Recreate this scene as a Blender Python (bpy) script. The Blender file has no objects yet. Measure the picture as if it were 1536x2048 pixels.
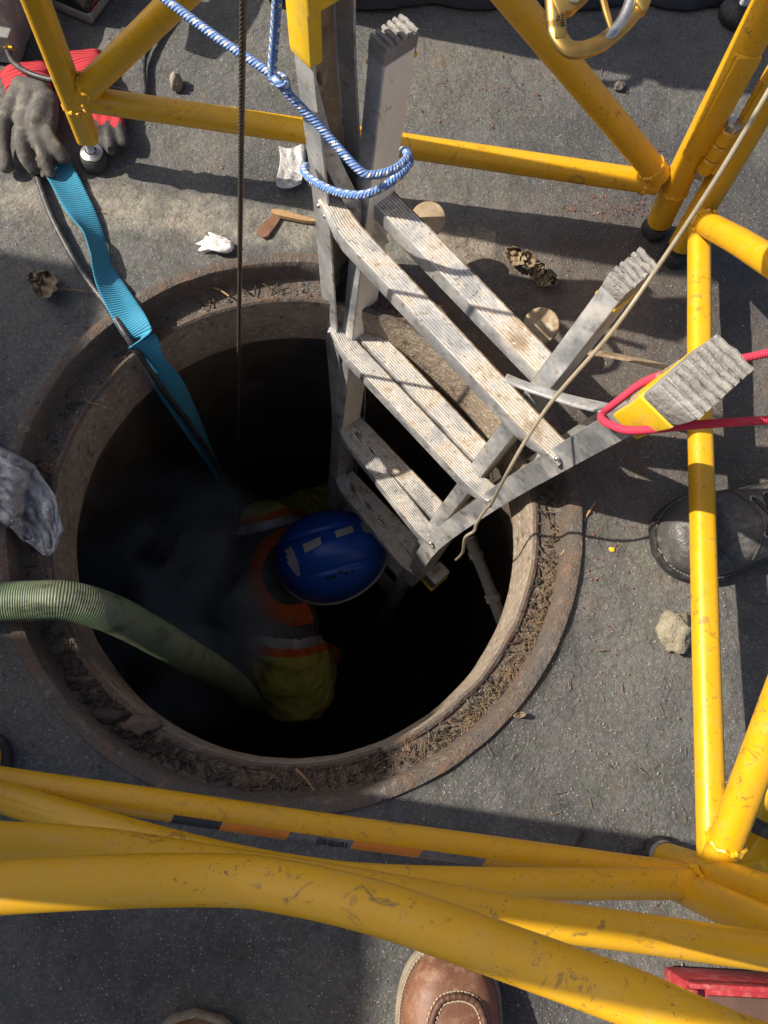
import bpy, bmesh, math, random
from mathutils import Vector, Matrix, Quaternion, noise
from mathutils.bvhtree import BVHTree
R = math.radians
random.seed(7)
scene = bpy.context.scene
col = scene.collection

# ------------------------------------------------------------------ camera
F, NX, NY, CH = 1540.0, 640.0, 1470.0, 1.10          # focal length in photo pixels, plumb point, lens height
_d = Vector(((NX-768)/F, -(NY-1024)/F, -1.0)).normalized()
_Z = -_d
_X = Vector((1, 0, 0)); _X = (_X - _X.dot(_Z)*_Z).normalized()
_Y = _Z.cross(_X)
ROT = Matrix((_X, _Y, _Z))
cam_data = bpy.data.cameras.new('camera')
cam_data.sensor_fit = 'VERTICAL'; cam_data.sensor_height = 24.0
cam_data.lens = F/2048*24.0
cam_data.clip_start = 0.02; cam_data.clip_end = 200
cam = bpy.data.objects.new('camera', cam_data); col.objects.link(cam)
cam.matrix_world = Matrix.Translation((0, 0, CH)) @ ROT.to_4x4()
scene.camera = cam

# ------------------------------------------------------------------ sky, sun, exposure
SUN_EL, SUN_AZ = R(42), R(-8.5)                       # travel direction of light in plan: SUN_AZ from +x
world = bpy.data.worlds.new('World'); scene.world = world; world.use_nodes = True
wn = world.node_tree; wn.nodes.clear()
wo = wn.nodes.new('ShaderNodeOutputWorld'); wb = wn.nodes.new('ShaderNodeBackground'); ws = wn.nodes.new('ShaderNodeTexSky')
ws.sky_type = 'NISHITA'; ws.sun_disc = False
ws.sun_elevation = SUN_EL
to_sun = Vector((-math.cos(SUN_AZ)*math.cos(SUN_EL), -math.sin(SUN_AZ)*math.cos(SUN_EL), math.sin(SUN_EL)))
ws.sun_rotation = math.atan2(to_sun.x, to_sun.y)
ws.dust_density = 3.5; ws.air_density = .75
wb.inputs['Strength'].default_value = 0.10
wn.links.new(ws.outputs[0], wb.inputs[0]); wn.links.new(wb.outputs[0], wo.inputs[0])
sun_d = bpy.data.lights.new('sun', 'SUN'); sun_d.energy = 5.0; sun_d.angle = R(0.6); sun_d.color = (1.0, 0.90, 0.77)
sun = bpy.data.objects.new('sun', sun_d); col.objects.link(sun)
sun.rotation_euler = to_sun.to_track_quat('Z', 'Y').to_euler(); sun.location = (-3, 0, 4)
vs = scene.view_settings
vs.view_transform = 'Standard'; vs.look = 'None'; vs.gamma = 1.0; vs.use_curve_mapping = False
vs.exposure = 0.6

# ------------------------------------------------------------------ helpers
def P(px, py, z):
    """point of the place at height z that the lens sees at photo pixel (px, py)"""
    v = ROT @ Vector(((px-768)/F, -(py-1024)/F, -1.0))
    t = (z-CH)/v.z
    return Vector((v.x*t, v.y*t, z))
def PP(px, py, a, b):
    """the same on the upright plane through plan points a and b"""
    v = ROT @ Vector(((px-768)/F, -(py-1024)/F, -1.0))
    n = Vector((-(b[1]-a[1]), b[0]-a[0], 0))
    t = (n.x*a[0]+n.y*a[1])/(n.x*v.x+n.y*v.y)
    return Vector((v.x*t, v.y*t, CH+v.z*t))

def empty(name, loc, label, cat, group=None):
    o = bpy.data.objects.new(name, None); col.objects.link(o)
    o.location = loc; o.empty_display_size = .05
    o['label'] = label; o['category'] = cat
    if group: o['group'] = group
    return o
def wloc(o):
    p = Vector((0, 0, 0))
    while o is not None:
        p += o.location; o = o.parent
    return p
class MB:
    """collects world-space faces; build() links them as one mesh object"""
    def __init__(s): s.v = []; s.f = []; s.uv = []; s.mi = []
    def add(s, vs_, fs, uvs=None, mi=0):
        b = len(s.v); s.v += [Vector(v) for v in vs_]
        for i, f in enumerate(fs):
            s.f.append(tuple(b+k for k in f)); s.mi.append(mi)
            s.uv.append(uvs[i] if uvs else [(0, 0)]*len(f))
        return s
    def tube(s, pts, r, seg=16, cap=True, flat=1.0, up=None, mi=0):
        pts = [Vector(p) for p in pts]; n = len(pts)
        rs = r if isinstance(r, (list, tuple)) else [r]*n
        ring = []; L = [0]
        t0 = (pts[1]-pts[0]).normalized()
        ref = Vector(up) if up else (Vector((0, 0, 1)) if abs(t0.z) < .9 else Vector((1, 0, 0)))
        u = (ref - ref.dot(t0)*t0).normalized()
        for i in range(n):
            a = pts[max(i-1, 0)]; b = pts[min(i+1, n-1)]
            t = (b-a).normalized()
            u = (u - u.dot(t)*t).normalized(); w = t.cross(u)
            if i: L.append(L[-1]+(pts[i]-pts[i-1]).length)
            ring.append([pts[i]+rs[i]*(math.cos(2*math.pi*k/seg)*u+flat*math.sin(2*math.pi*k/seg)*w) for k in range(seg)])
        V = [p for q in ring for p in q]; fs = []; uv = []
        for i in range(n-1):
            for k in range(seg):
                k2 = (k+1) % seg
                fs.append((i*seg+k, i*seg+k2, (i+1)*seg+k2, (i+1)*seg+k))
                uv.append([(L[i], k/seg), (L[i], (k+1)/seg), (L[i+1], (k+1)/seg), (L[i+1], k/seg)])
        if cap:
            fs.append(tuple(range(seg-1, -1, -1))); uv.append([(L[0], 0)]*seg)
            fs.append(tuple((n-1)*seg+k for k in range(seg))); uv.append([(L[-1], 0)]*seg)
        return s.add(V, fs, uv, mi)
    def loft(s, rings, cap=True, closed=True, mi=0):
        m = len(rings[0]); V = [p for q in rings for p in q]; fs = []; uv = []
        for i in range(len(rings)-1):
            for k in range(m if closed else m-1):
                k2 = (k+1) % m
                fs.append((i*m+k, i*m+k2, (i+1)*m+k2, (i+1)*m+k))
                uv.append([(i, k/m), (i, (k+1)/m), (i+1, (k+1)/m), (i+1, k/m)])
        if cap and closed:
            fs.append(tuple(range(m-1, -1, -1))); uv.append([(0, 0)]*m)
            fs.append(tuple((len(rings)-1)*m+k for k in range(m))); uv.append([(0, 0)]*m)
        return s.add(V, fs, uv, mi)
    def box(s, c, ax, ay, az, mi=0):
        """centre and three half-extent vectors"""
        c = Vector(c); ax = Vector(ax); ay = Vector(ay); az = Vector(az)
        V = [c+i*ax+j*ay+k*az for k in (-1, 1) for j in (-1, 1) for i in (-1, 1)]
        return s.add(V, [(0, 2, 3, 1), (4, 5, 7, 6), (0, 1, 5, 4), (2, 6, 7, 3), (0, 4, 6, 2), (1, 3, 7, 5)], mi=mi)
    def ball(s, c, rx, ry=None, rz=None, M=None, nu=14, nv=9, mi=0):
        ry = ry or rx; rz = rz or rx; c = Vector(c); V = []; fs = []
        M = M or Matrix.Identity(3)
        for j in range(nv+1):
            t = math.pi*j/nv
            for k in range(nu):
                a = 2*math.pi*k/nu
                V.append(c+M@Vector((rx*math.sin(t)*math.cos(a), ry*math.sin(t)*math.sin(a), rz*math.cos(t))))
        for j in range(nv):
            for k in range(nu):
                k2 = (k+1) % nu
                fs.append((j*nu+k, (j+1)*nu+k, (j+1)*nu+k2, j*nu+k2))
        return s.add(V, fs, mi=mi)
    def lathe(s, prof, c, seg=96, jit=0.0, mi=0):
        c = Vector(c); V = []; fs = []; n = len(prof)
        for k in range(seg):
            a = 2*math.pi*k/seg
            for (r, z) in prof:
                j = jit*noise.noise(Vector((math.cos(a)*9*r*3, math.sin(a)*9*r*3, z*30))) if jit else 0
                V.append(c+Vector(((r+j)*math.cos(a), (r+j)*math.sin(a), z+j*.6)))
        for k in range(seg):
            k2 = (k+1) % seg
            for i in range(n-1):
                fs.append((k*n+i, k2*n+i, k2*n+i+1, k*n+i+1))
        return s.add(V, fs, mi=mi)
    def mesh(s, name, base=Vector((0, 0, 0))):
        me = bpy.data.meshes.new(name)
        me.from_pydata([tuple(v-base) for v in s.v], [], s.f)
        uvl = me.uv_layers.new(name='UVMap'); i = 0
        flat = [c for u in s.uv for q in u for c in q]
        uvl.data.foreach_set('uv', flat)
        me.polygons.foreach_set('material_index', s.mi)
        return me
    def build(s, name, mat, parent=None, smooth=True, bevel=0, at=None, sub=0, solid=0, angle=35):
        base = Vector(at) if at is not None else Vector((0, 0, 0))
        pw = wloc(parent) if parent else base
        me = s.mesh(name, pw)
        for m in (mat if isinstance(mat, (list, tuple)) else [mat]): me.materials.append(m)
        bm = bmesh.new(); bm.from_mesh(me)
        bmesh.ops.remove_doubles(bm, verts=bm.verts, dist=1e-6)
        bmesh.ops.recalc_face_normals(bm, faces=bm.faces)
        if bevel:
            es = [e for e in bm.edges if len(e.link_faces) == 2 and e.calc_face_angle(0) > R(40)]
            bmesh.ops.bevel(bm, geom=es, offset=bevel, segments=2, affect='EDGES', profile=.5)
        bm.to_mesh(me); bm.free()
        if smooth:
            me.polygons.foreach_set('use_smooth', [True]*len(me.polygons))
            me.set_sharp_from_angle(angle=R(angle))
        o = bpy.data.objects.new(name, me); col.objects.link(o)
        if parent: o.parent = parent
        else: o.location = base
        if solid:
            md = o.modifiers.new('thick', 'SOLIDIFY'); md.thickness = solid; md.offset = 0
        if sub:
            md = o.modifiers.new('sub', 'SUBSURF'); md.levels = sub; md.render_levels = sub
        return o
def tag(o, label=None, cat=None, group=None, kind=None):
    if label: o['label'] = label
    if cat: o['category'] = cat
    if group: o['group'] = group
    if kind: o['kind'] = kind
    return o
def smooth_path(pts, n=8):
    """Catmull-Rom through the points"""
    pts = [Vector(p) for p in pts]; out = []
    for i in range(len(pts)-1):
        p0 = pts[max(i-1, 0)]; p1 = pts[i]; p2 = pts[i+1]; p3 = pts[min(i+2, len(pts)-1)]
        for k in range(n):
            t = k/n
            out.append(.5*((2*p1)+(p2-p0)*t+(2*p0-5*p1+4*p2-p3)*t*t+(3*p1-p0-3*p2+p3)*t**3))
    out.append(pts[-1]); return out
def remeshed(mb, name, mat, parent, voxel, it=6, at=None, fac=.5):
    """one continuous skin round overlapping closed lumps"""
    base = wloc(parent) if parent else Vector(at or (0, 0, 0))
    me = mb.mesh(name+'_src', base)
    o = bpy.data.objects.new(name, me); col.objects.link(o)
    m = o.modifiers.new('r', 'REMESH'); m.mode = 'VOXEL'; m.voxel_size = voxel
    m2 = o.modifiers.new('s', 'SMOOTH'); m2.iterations = it; m2.factor = fac
    dg = bpy.context.evaluated_depsgraph_get()
    me2 = bpy.data.meshes.new_from_object(o.evaluated_get(dg))
    o.modifiers.clear(); o.data = me2; bpy.data.meshes.remove(me); me2.name = name
    me2.materials.clear()
    for x in (mat if isinstance(mat, (list, tuple)) else [mat]): me2.materials.append(x)
    me2.polygons.foreach_set('use_smooth', [True]*len(me2.polygons))
    if parent: o.parent = parent
    else: o.location = base
    return o
def capsules(mb, pts, rs, seg=12):
    for i in range(len(pts)-1):
        a, b = Vector(pts[i]), Vector(pts[i+1])
        mb.tube([a, a.lerp(b, .5), b], [rs[i], (rs[i]+rs[i+1])/2, rs[i+1]], seg)
    for p, r in zip(pts, rs): mb.ball(p, r, nu=seg, nv=8)

# ------------------------------------------------------------------ materials
class Mat:
    def __init__(s, name, color=(.5, .5, .5), rough=.6, metal=0.0, spec=.5):
        s.m = bpy.data.materials.new(name); s.m.use_nodes = True
        s.t = s.m.node_tree; s.b = s.t.nodes['Principled BSDF']
        s.b.inputs['Base Color'].default_value = (*color, 1); s.b.inputs['Roughness'].default_value = rough
        s.b.inputs['Metallic'].default_value = metal; s.b.inputs['Specular IOR Level'].default_value = spec
        s.tc = s.t.nodes.new('ShaderNodeTexCoord'); s.col = None; s.h = None
        s.base = color
    def n(s, typ, **kw):
        x = s.t.nodes.new(typ)
        for k, v in kw.items():
            if k in x.inputs: x.inputs[k].default_value = v
            else: setattr(x, k, v)
        return x
    def lk(s, a, b): s.t.links.new(a, b)
    def coord(s, scale=(1, 1, 1), src='Object', loc=(0, 0, 0), rot=(0, 0, 0)):
        mp = s.n('ShaderNodeMapping'); mp.inputs['Scale'].default_value = scale; mp.inputs['Location'].default_value = loc
        mp.inputs['Rotation'].default_value = rot
        s.lk(s.tc.outputs[src], mp.inputs['Vector']); return mp.outputs[0]
    def noise(s, scale, detail=5, rough=.55, vec=None, dist=0.0):
        x = s.n('ShaderNodeTexNoise'); x.inputs['Scale'].default_value = scale; x.inputs['Detail'].default_value = detail
        x.inputs['Roughness'].default_value = rough; x.inputs['Distortion'].default_value = dist
        s.lk(vec or s.tc.outputs['Object'], x.inputs['Vector']); return x.outputs[0]
    def voro(s, scale, out='Distance', vec=None, feature='F1', rnd=1.0):
        x = s.n('ShaderNodeTexVoronoi'); x.feature = feature; x.inputs['Scale'].default_value = scale
        x.inputs['Randomness'].default_value = rnd
        s.lk(vec or s.tc.outputs['Object'], x.inputs['Vector']); return x.outputs[out]
    def ramp(s, fac, stops):
        x = s.n('ShaderNodeValToRGB'); el = x.color_ramp.elements
        while len(el) > 1: el.remove(el[-1])
        for i, (p, c) in enumerate(stops):
            e = el[0] if i == 0 else el.new(p)
            e.position = p
            e.color = (c, c, c, 1) if not isinstance(c, (tuple, list)) else (*c, 1)
        s.lk(fac, x.inputs[0]); return x.outputs[0]
    def mix(s, fac, a, b, mode='MIX'):
        x = s.n('ShaderNodeMix'); x.data_type = 'RGBA'; x.blend_type = mode
        for v, sock in ((fac, 0), (a, 6), (b, 7)):
            if hasattr(v, 'links') or hasattr(v, 'is_linked'): s.lk(v, x.inputs[sock])
            elif isinstance(v, (tuple, list)): x.inputs[sock].default_value = (*v, 1)
            else: x.inputs[sock].default_value = v if sock == 0 else (v, v, v, 1)
        return x.outputs[2]
    def math(s, op, a, b=None, clamp=False):
        x = s.n('ShaderNodeMath'); x.operation = op; x.use_clamp = clamp
        for v, k in ((a, 0), (b, 1)):
            if v is None: continue
            if isinstance(v, (int, float)): x.inputs[k].default_value = v
            else: s.lk(v, x.inputs[k])
        return x.outputs[0]
    def layer(s, fac, color, mode='MIX'):
        s.col = s.mix(fac, s.col if s.col is not None else s.base, color, mode); return s
    def bump(s, h, strength=.3, dist=.002):
        x = s.n('ShaderNodeBump'); x.inputs['Strength'].default_value = strength; x.inputs['Distance'].default_value = dist
        s.lk(h, x.inputs['Height'])
        if s.h is not None: s.lk(s.h, x.inputs['Normal'])
        s.h = x.outputs[0]; return s
    def done(s, rough=None, metal=None):
        if s.col is not None: s.lk(s.col, s.b.inputs['Base Color'])
        if s.h is not None: s.lk(s.h, s.b.inputs['Normal'])
        if rough is not None: s.lk(rough, s.b.inputs['Roughness'])
        if metal is not None: s.lk(metal, s.b.inputs['Metallic'])
        return s.m

def m_asphalt():
    a = Mat('asphalt', (.088, .089, .089), .85)
    n1 = a.noise(3.2, 4, .6)
    a.layer(a.ramp(n1, [(.35, 0), (.68, 1)]), (.115, .115, .112))
    n2 = a.noise(7, 6, .65)
    a.layer(a.ramp(n2, [(.55, 0), (.75, .6)]), (.085, .09, .078))           # greenish algae film
    n3 = a.noise(5.1, 5, .6, a.coord(loc=(3.3, 1.7, 0)))
    a.layer(a.ramp(n3, [(.58, 0), (.74, .4)]), (.112, .085, .074))           # brick dust stains
    # pale scraped strip of old concrete behind the manhole
    w = a.coord(scale=(1, 1, 1), loc=(0.12, -.80, 0), rot=(0, 0, R(4)))
    sep = a.n('ShaderNodeSeparateXYZ'); a.lk(w, sep.inputs[0])
    ay = a.math('ABSOLUTE', sep.outputs[1])
    nz = a.noise(26, 6, .7)
    band = a.math('SUBTRACT', a.math('MULTIPLY', nz, .09), ay)
    xg = a.math('LESS_THAN', sep.outputs[0], .34)
    a.layer(a.math('MULTIPLY', a.math('MULTIPLY', a.ramp(band, [(.0, 0), (.022, .8)]), xg), 1.0), (.235, .222, .19))
    ng = a.noise(24, 6, .62, a.coord(loc=(7, 3, 0)))
    a.layer(a.ramp(ng, [(.50, 0), (.60, .55)]), (.088, .096, .078))          # small green and rusty blotches
    nr = a.noise(19, 6, .62, a.coord(loc=(1, 9, 0)))
    a.layer(a.ramp(nr, [(.56, 0), (.65, .5)]), (.118, .092, .078))
    nd = a.noise(15, 6, .65, a.coord(loc=(5, 5, 0)))
    a.layer(a.ramp(nd, [(.56, 0), (.66, .5)]), (.062, .063, .066))
    fn = a.noise(150, 4, .75)
    a.layer(.48, a.ramp(fn, [(.32, .40), (.5, .95), (.68, 1.65)]), 'MULTIPLY')
    big = a.noise(2.6, 5, .6, a.coord(loc=(4.2, 8.1, 0)))
    a.layer(1.0, a.ramp(big, [(.36, (.56, .57, .60)), (.5, (.93, .93, .92)), (.66, (1.26, 1.20, 1.10))]), 'MULTIPLY')
    oil = a.noise(5.5, 6, .62, a.coord(loc=(2.2, 3.7, 0)))
    a.layer(a.ramp(oil, [(.60, 0), (.70, .6)]), (.045, .043, .042))           # oil and wet-tar stains
    # brown dirt trodden round the ladder foot
    dw = a.coord(loc=(-.46, -.60, 0)); ln = a.n('ShaderNodeVectorMath'); ln.operation = 'LENGTH'; a.lk(dw, ln.inputs[0])
    dm = a.math('SUBTRACT', a.math('ADD', a.math('MULTIPLY', a.noise(16, 6, .7), .5), .12), ln.outputs[1])
    a.layer(a.ramp(dm, [(.0, 0), (.16, .4)]), (.10, .07, .05))
    pick = a.math('GREATER_THAN', a.noise(430, 1, .5), .70)
    a.layer(a.math('MULTIPLY', pick, .7), (.42, .40, .35))                   # pale grains
    pit = a.noise(70, 5, .68)
    a.layer(a.ramp(pit, [(.29, .8), (.37, 0)]), (.02, .02, .02))
    cv = a.n('ShaderNodeVectorMath'); cv.operation = 'ADD'; nzv = a.n('ShaderNodeTexNoise'); nzv.inputs['Scale'].default_value = 6; nzv.inputs['Detail'].default_value = 5
    a.lk(a.tc.outputs['Object'], nzv.inputs['Vector']); sc_ = a.n('ShaderNodeVectorMath'); sc_.operation = 'SCALE'; sc_.inputs['Scale'].default_value = .22
    a.lk(nzv.outputs['Color'], sc_.inputs[0]); a.lk(a.tc.outputs['Object'], cv.inputs[0]); a.lk(sc_.outputs[0], cv.inputs[1])
    ck = a.voro(2.3, 'Distance', cv.outputs[0], 'DISTANCE_TO_EDGE')
    ckm = a.math('MULTIPLY', a.ramp(ck, [(.0, 1), (.006, 0)]), a.ramp(a.noise(4.3, 3, .6, a.coord(loc=(6, 6, 0))), [(.50, 0), (.60, .4)]))
    a.layer(ckm, (.022, .021, .02))                                           # hairline cracks
    a.bump(a.math('SUBTRACT', 1.0, ckm), .5, .004)
    a.bump(a.noise(30, 5, .6), .6, .009)
    a.bump(a.noise(95, 5, .7), .7, .005)
    a.bump(a.noise(300, 3, .65), .6, .0018)
    return a.done(a.ramp(n2, [(.3, .92), (.8, .72)]))
def m_iron():
    a = Mat('rusty_iron', (.085, .078, .072), .75, 0, .4)
    n = a.noise(11, 7, .65)
    a.layer(a.ramp(n, [(.38, 0), (.62, .9)]), (.115, .082, .06))
    n2 = a.noise(28, 6, .7)
    a.layer(a.ramp(n2, [(.50, 0), (.64, .75)]), (.155, .092, .055))
    n3 = a.noise(60, 5, .7, a.coord(loc=(5, 2, 1)))
    a.layer(a.ramp(n3, [(.56, 0), (.68, .7)]), (.21, .19, .16))
    n4 = a.noise(320, 3, .6)
    a.layer(a.ramp(n4, [(.64, 0), (.72, .6)]), (.32, .29, .24))
    a.layer(a.ramp(a.noise(85, 5, .7, a.coord(loc=(2, 2, 2))), [(.30, .8), (.42, 0)]), (.028, .024, .02))
    a.bump(n2, .8, .008); a.bump(n4, .7, .002); a.bump(a.noise(110, 5, .65), .8, .005)
    return a.done()
def m_throat():
    a = Mat('throat_mortar', (.23, .18, .135), .9)
    n = a.noise(14, 7, .65)
    a.layer(a.ramp(n, [(.35, 0), (.65, .9)]), (.34, .28, .21))
    n2 = a.noise(90, 5, .7)
    a.layer(a.ramp(n2, [(.52, 0), (.66, .8)]), (.50, .43, .33))
    a.layer(a.ramp(a.noise(45, 4, .7), [(.3, .8), (.42, 0)]), (.06, .042, .03))
    a.bump(n2, .9, .008); a.bump(a.noise(240, 3, .6), .8, .003)
    return a.done()
def m_paint():
    a = Mat('yellow_paint', (.68, .365, .006), .38, 0, .5)
    n = a.noise(9, 4, .6)
    a.layer(a.ramp(n, [(.3, 0), (.75, .75)]), (.58, .305, .007))
    d = a.noise(38, 8, .72, dist=1.2); g = a.noise(6.5, 3, .6, a.coord(loc=(2, 7, 4)))
    sc = a.math('MULTIPLY', a.ramp(d, [(.575, 0), (.62, 1)]), a.ramp(g, [(.44, 0), (.56, 1)]))
    a.layer(a.math('MULTIPLY', sc, .75), (.19, .115, .035))
    v = a.noise(130, 3, .6, dist=2.5); v2 = a.noise(14, 3, .6, a.coord(loc=(9, 1, 3)))
    spk = a.math('MULTIPLY', a.ramp(v, [(.635, 0), (.67, 1)]), a.ramp(v2, [(.42, 0), (.56, 1)]))
    a.layer(a.math('MULTIPLY', spk, .8), (.09, .06, .03))
    dust = a.noise(55, 5, .7)
    a.layer(a.ramp(dust, [(.5, 0), (.8, .35)]), (.50, .36, .13))
    a.bump(a.noise(22, 3, .5), .12, .002); a.bump(a.noise(260, 3, .5), .12, .0006)
    a.b.inputs['Coat Weight'].default_value = .1; a.b.inputs['Coat Roughness'].default_value = .25
    return a.done(a.ramp(dust, [(.3, .3), (.8, .62)]))
def m_alu():
    a = Mat('weathered_aluminium', (.55, .565, .58), .42, .6)
    n = a.noise(13, 6, .65)
    a.layer(a.ramp(n, [(.44, 0), (.70, .7)]), (.52, .49, .42))
    n2 = a.noise(75, 6, .7)
    a.layer(a.ramp(n2, [(.53, 0), (.66, .75)]), (.30, .25, .185))
    a.layer(a.ramp(a.noise(34, 6, .7, a.coord(loc=(4, 4, 9))), [(.56, 0), (.64, .8)]), (.22, .155, .095))
    a.layer(a.ramp(a.noise(18, 6, .7, a.coord(loc=(7, 1, 5))), [(.50, 0), (.58, .55)]), (.30, .335, .37))
    a.layer(a.ramp(a.noise(170, 4, .7, dist=1.5), [(.62, 0), (.68, .7)]), (.72, .73, .73))
    st = a.noise(10, 4, .6, a.coord(scale=(14, 14, 1.0)))
    a.layer(a.ramp(st, [(.45, 0), (.75, .4)]), (.40, .42, .44))
    a.bump(n2, .2, .0012)
    return a.done(a.ramp(n2, [(.3, .30), (.75, .75)]), a.ramp(n, [(.44, .75), (.70, .1)]))
def m_mudalu():
    a = Mat('muddy_aluminium', (.42, .33, .21), .75, .05)
    n = a.noise(10, 7, .65)
    a.layer(a.ramp(n, [(.40, 0), (.60, .9)]), (.14, .09, .048))
    st = a.noise(9, 5, .65, a.coord(scale=(7, 7, 1.0)))
    a.layer(a.ramp(st, [(.48, 0), (.68, .7)]), (.32, .245, .155))
    a.layer(a.ramp(a.noise(60, 6, .7), [(.56, 0), (.68, .6)]), (.56, .52, .43))
    a.bump(a.noise(80, 5, .7), .4, .002)
    return a.done()
def m_tread():
    a = Mat('muddy_tread', (.64, .645, .64), .36, .55)
    n = a.noise(15, 6, .7)                                              # where mud has caked
    st = a.noise(1.0, 5, .7, a.coord(scale=(1.6, 120, 1), src='UV'))
    mask = a.math('ADD', a.math('MULTIPLY', n, .62), a.math('MULTIPLY', st, .42))
    a.layer(a.ramp(mask, [(.485, 0), (.555, .85)]), (.50, .435, .34))
    a.layer(a.ramp(mask, [(.56, 0), (.63, .9)]), (.27, .195, .125))
    sp = a.noise(110, 4, .7)
    a.layer(a.ramp(sp, [(.58, 0), (.66, .8)]), (.22, .15, .085))
    a.layer(a.ramp(a.noise(75, 5, .7, a.coord(loc=(1, 8, 2))), [(.57, 0), (.66, .7)]), (.80, .79, .76))
    a.bump(a.noise(140, 4, .7), .5, .0016)
    return a.done(a.ramp(mask, [(.46, .32), (.56, .85)]), a.ramp(mask, [(.46, .6), (.54, 0)]))
def m_simple(name, color, rough=.6, metal=0.0, var=.25, scale=30, bump=.2, bscale=120, bd=.001, dirt=None, spec=.5):
    a = Mat(name, color, rough, metal, spec)
    n = a.noise(scale, 5, .65)
    a.layer(a.ramp(n, [(.3, 0), (.7, 1)]), tuple(c*(1-var) for c in color))
    if dirt:
        a.layer(a.ramp(a.noise(scale*2.3, 6, .7), [(.5, 0), (.68, .75)]), dirt)
    a.bump(a.noise(bscale, 4, .65), bump, bd)
    return a.done()
def m_rib(name, color, dark, freq, axis='u', rough=.8, strength=.6, bd=.0012):
    """knitted or ribbed, ribs run across the length (UV u in metres)"""
    a = Mat(name, color, rough)
    uv = a.n('ShaderNodeSeparateXYZ'); a.lk(a.tc.outputs['UV'], uv.inputs[0])
    w = a.math('SINE', a.math('MULTIPLY', uv.outputs[0 if axis == 'u' else 1], freq))
    w01 = a.math('MULTIPLY_ADD', w, .5); w01.node.inputs[2].default_value = .5
    a.layer(a.math('MULTIPLY', a.math('SUBTRACT', 1.0, w01), .65), dark)
    a.layer(a.ramp(a.noise(35, 5, .65), [(.5, 0), (.75, .5)]), tuple(c*.5+.03 for c in color))
    a.bump(w01, strength, bd); a.bump(a.noise(700, 2, .5), .25, .0006)
    return a.done()
def m_bungee():
    a = Mat('bungee_braid', (.10, .22, .52), .75)
    uv = a.n('ShaderNodeSeparateXYZ'); a.lk(a.tc.outputs['UV'], uv.inputs[0])
    u, v = uv.outputs[0], uv.outputs[1]
    d1 = a.math('FRACT', a.math('ADD', a.math('MULTIPLY', u, 95), a.math('MULTIPLY', v, 2)))
    d2 = a.math('FRACT', a.math('SUBTRACT', a.math('MULTIPLY', u, 95), a.math('MULTIPLY', v, 4)))
    row = a.math('FRACT', a.math('MULTIPLY', v, 3))
    wh = a.math('MULTIPLY', a.math('LESS_THAN', d1, .55), a.math('LESS_THAN', row, .62))
    a.layer(a.math('MULTIPLY', wh, a.ramp(a.noise(85, 3, .6), [(.38, .15), (.55, .95)])), (.66, .66, .64))
    a.layer(a.math('MULTIPLY', a.math('LESS_THAN', d2, .22), .55), (.04, .08, .22))
    sl = a.math('SINE', a.math('ADD', a.math('MULTIPLY', u, 1500), a.math('MULTIPLY', v, 25.1)))
    a.bump(sl, .5, .0012)
    a.layer(a.ramp(a.noise(60, 5, .6), [(.5, 0), (.75, .4)]), (.22, .24, .27))
    return a.done()

def m_suncream():
    a = Mat('sunlit_cream_rail', (.90, .86, .74), .55)  # cream lightened to stand in for sun that misses this face
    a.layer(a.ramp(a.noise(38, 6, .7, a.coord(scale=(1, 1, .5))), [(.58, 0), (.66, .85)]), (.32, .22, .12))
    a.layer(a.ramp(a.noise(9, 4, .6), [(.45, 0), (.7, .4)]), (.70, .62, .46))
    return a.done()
SUNCREAM = m_suncream()
def m_groove():
    a = Mat('groove_mud', (.27, .22, .16), .9)
    a.layer(a.ramp(a.noise(55, 6, .7), [(.40, 0), (.56, .9)]), (.11, .07, .038))
    return a.done()
GROOVE = m_groove()
ASPHALT = m_asphalt(); IRON = m_iron(); THROAT = m_throat(); PAINT = m_paint(); ALU = m_alu(); MUDALU = m_mudalu(); TREAD = m_tread()
SHAFT = m_simple('shaft_concrete', (.14, .115, .088), .85, var=.5, scale=8, bump=.6, bscale=40, bd=.01, dirt=(.08, .065, .05))
FLOOR = m_simple('shaft_mud', (.05, .042, .034), .6, var=.5, scale=6, bump=.6, bscale=20, bd=.02)
RUBBER = m_simple('black_rubber', (.022, .022, .023), .6, var=.3, dirt=(.09, .085, .075), scale=40)
GREYRUB = m_simple('worn_grey_rubber', (.34, .33, .31), .9, var=.5, scale=45, bump=.9, bscale=110, bd=.004, dirt=(.20, .19, .175))
YPLAST = m_simple('yellow_plastic', (.78, .50, .015), .5, var=.15, scale=25, dirt=(.52, .36, .08), bump=.15)
STEEL = m_simple('zinc_steel', (.62, .62, .60), .3, .9, var=.2, scale=50, dirt=(.4, .38, .33))
CABLE = m_simple('wire_rope_steel', (.19, .155, .12), .42, .65, var=.4, scale=90, dirt=(.10, .07, .045))
BLACKPL = m_simple('black_plastic', (.016, .016, .018), .38, var=.3, dirt=(.07, .065, .055), scale=18)
BLACKCAB = m_simple('black_cable_sheath', (.028, .028, .03), .5, var=.3, dirt=(.13, .125, .115), scale=35)
GREYPL = m_simple('grey_plastic', (.27, .27, .255), .55, var=.3, dirt=(.40, .38, .34), scale=20)
BUNGEE = m_bungee()
REDROPE = m_rib('red_braid', (.58, .035, .085), (.36, .015, .04), 2400, rough=.8, strength=.5, bd=.001)
CLEARCOAT = m_simple('plastic_coated_wire', (.42, .37, .27), .2, .25, var=.25, scale=60, bump=.1)
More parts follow.
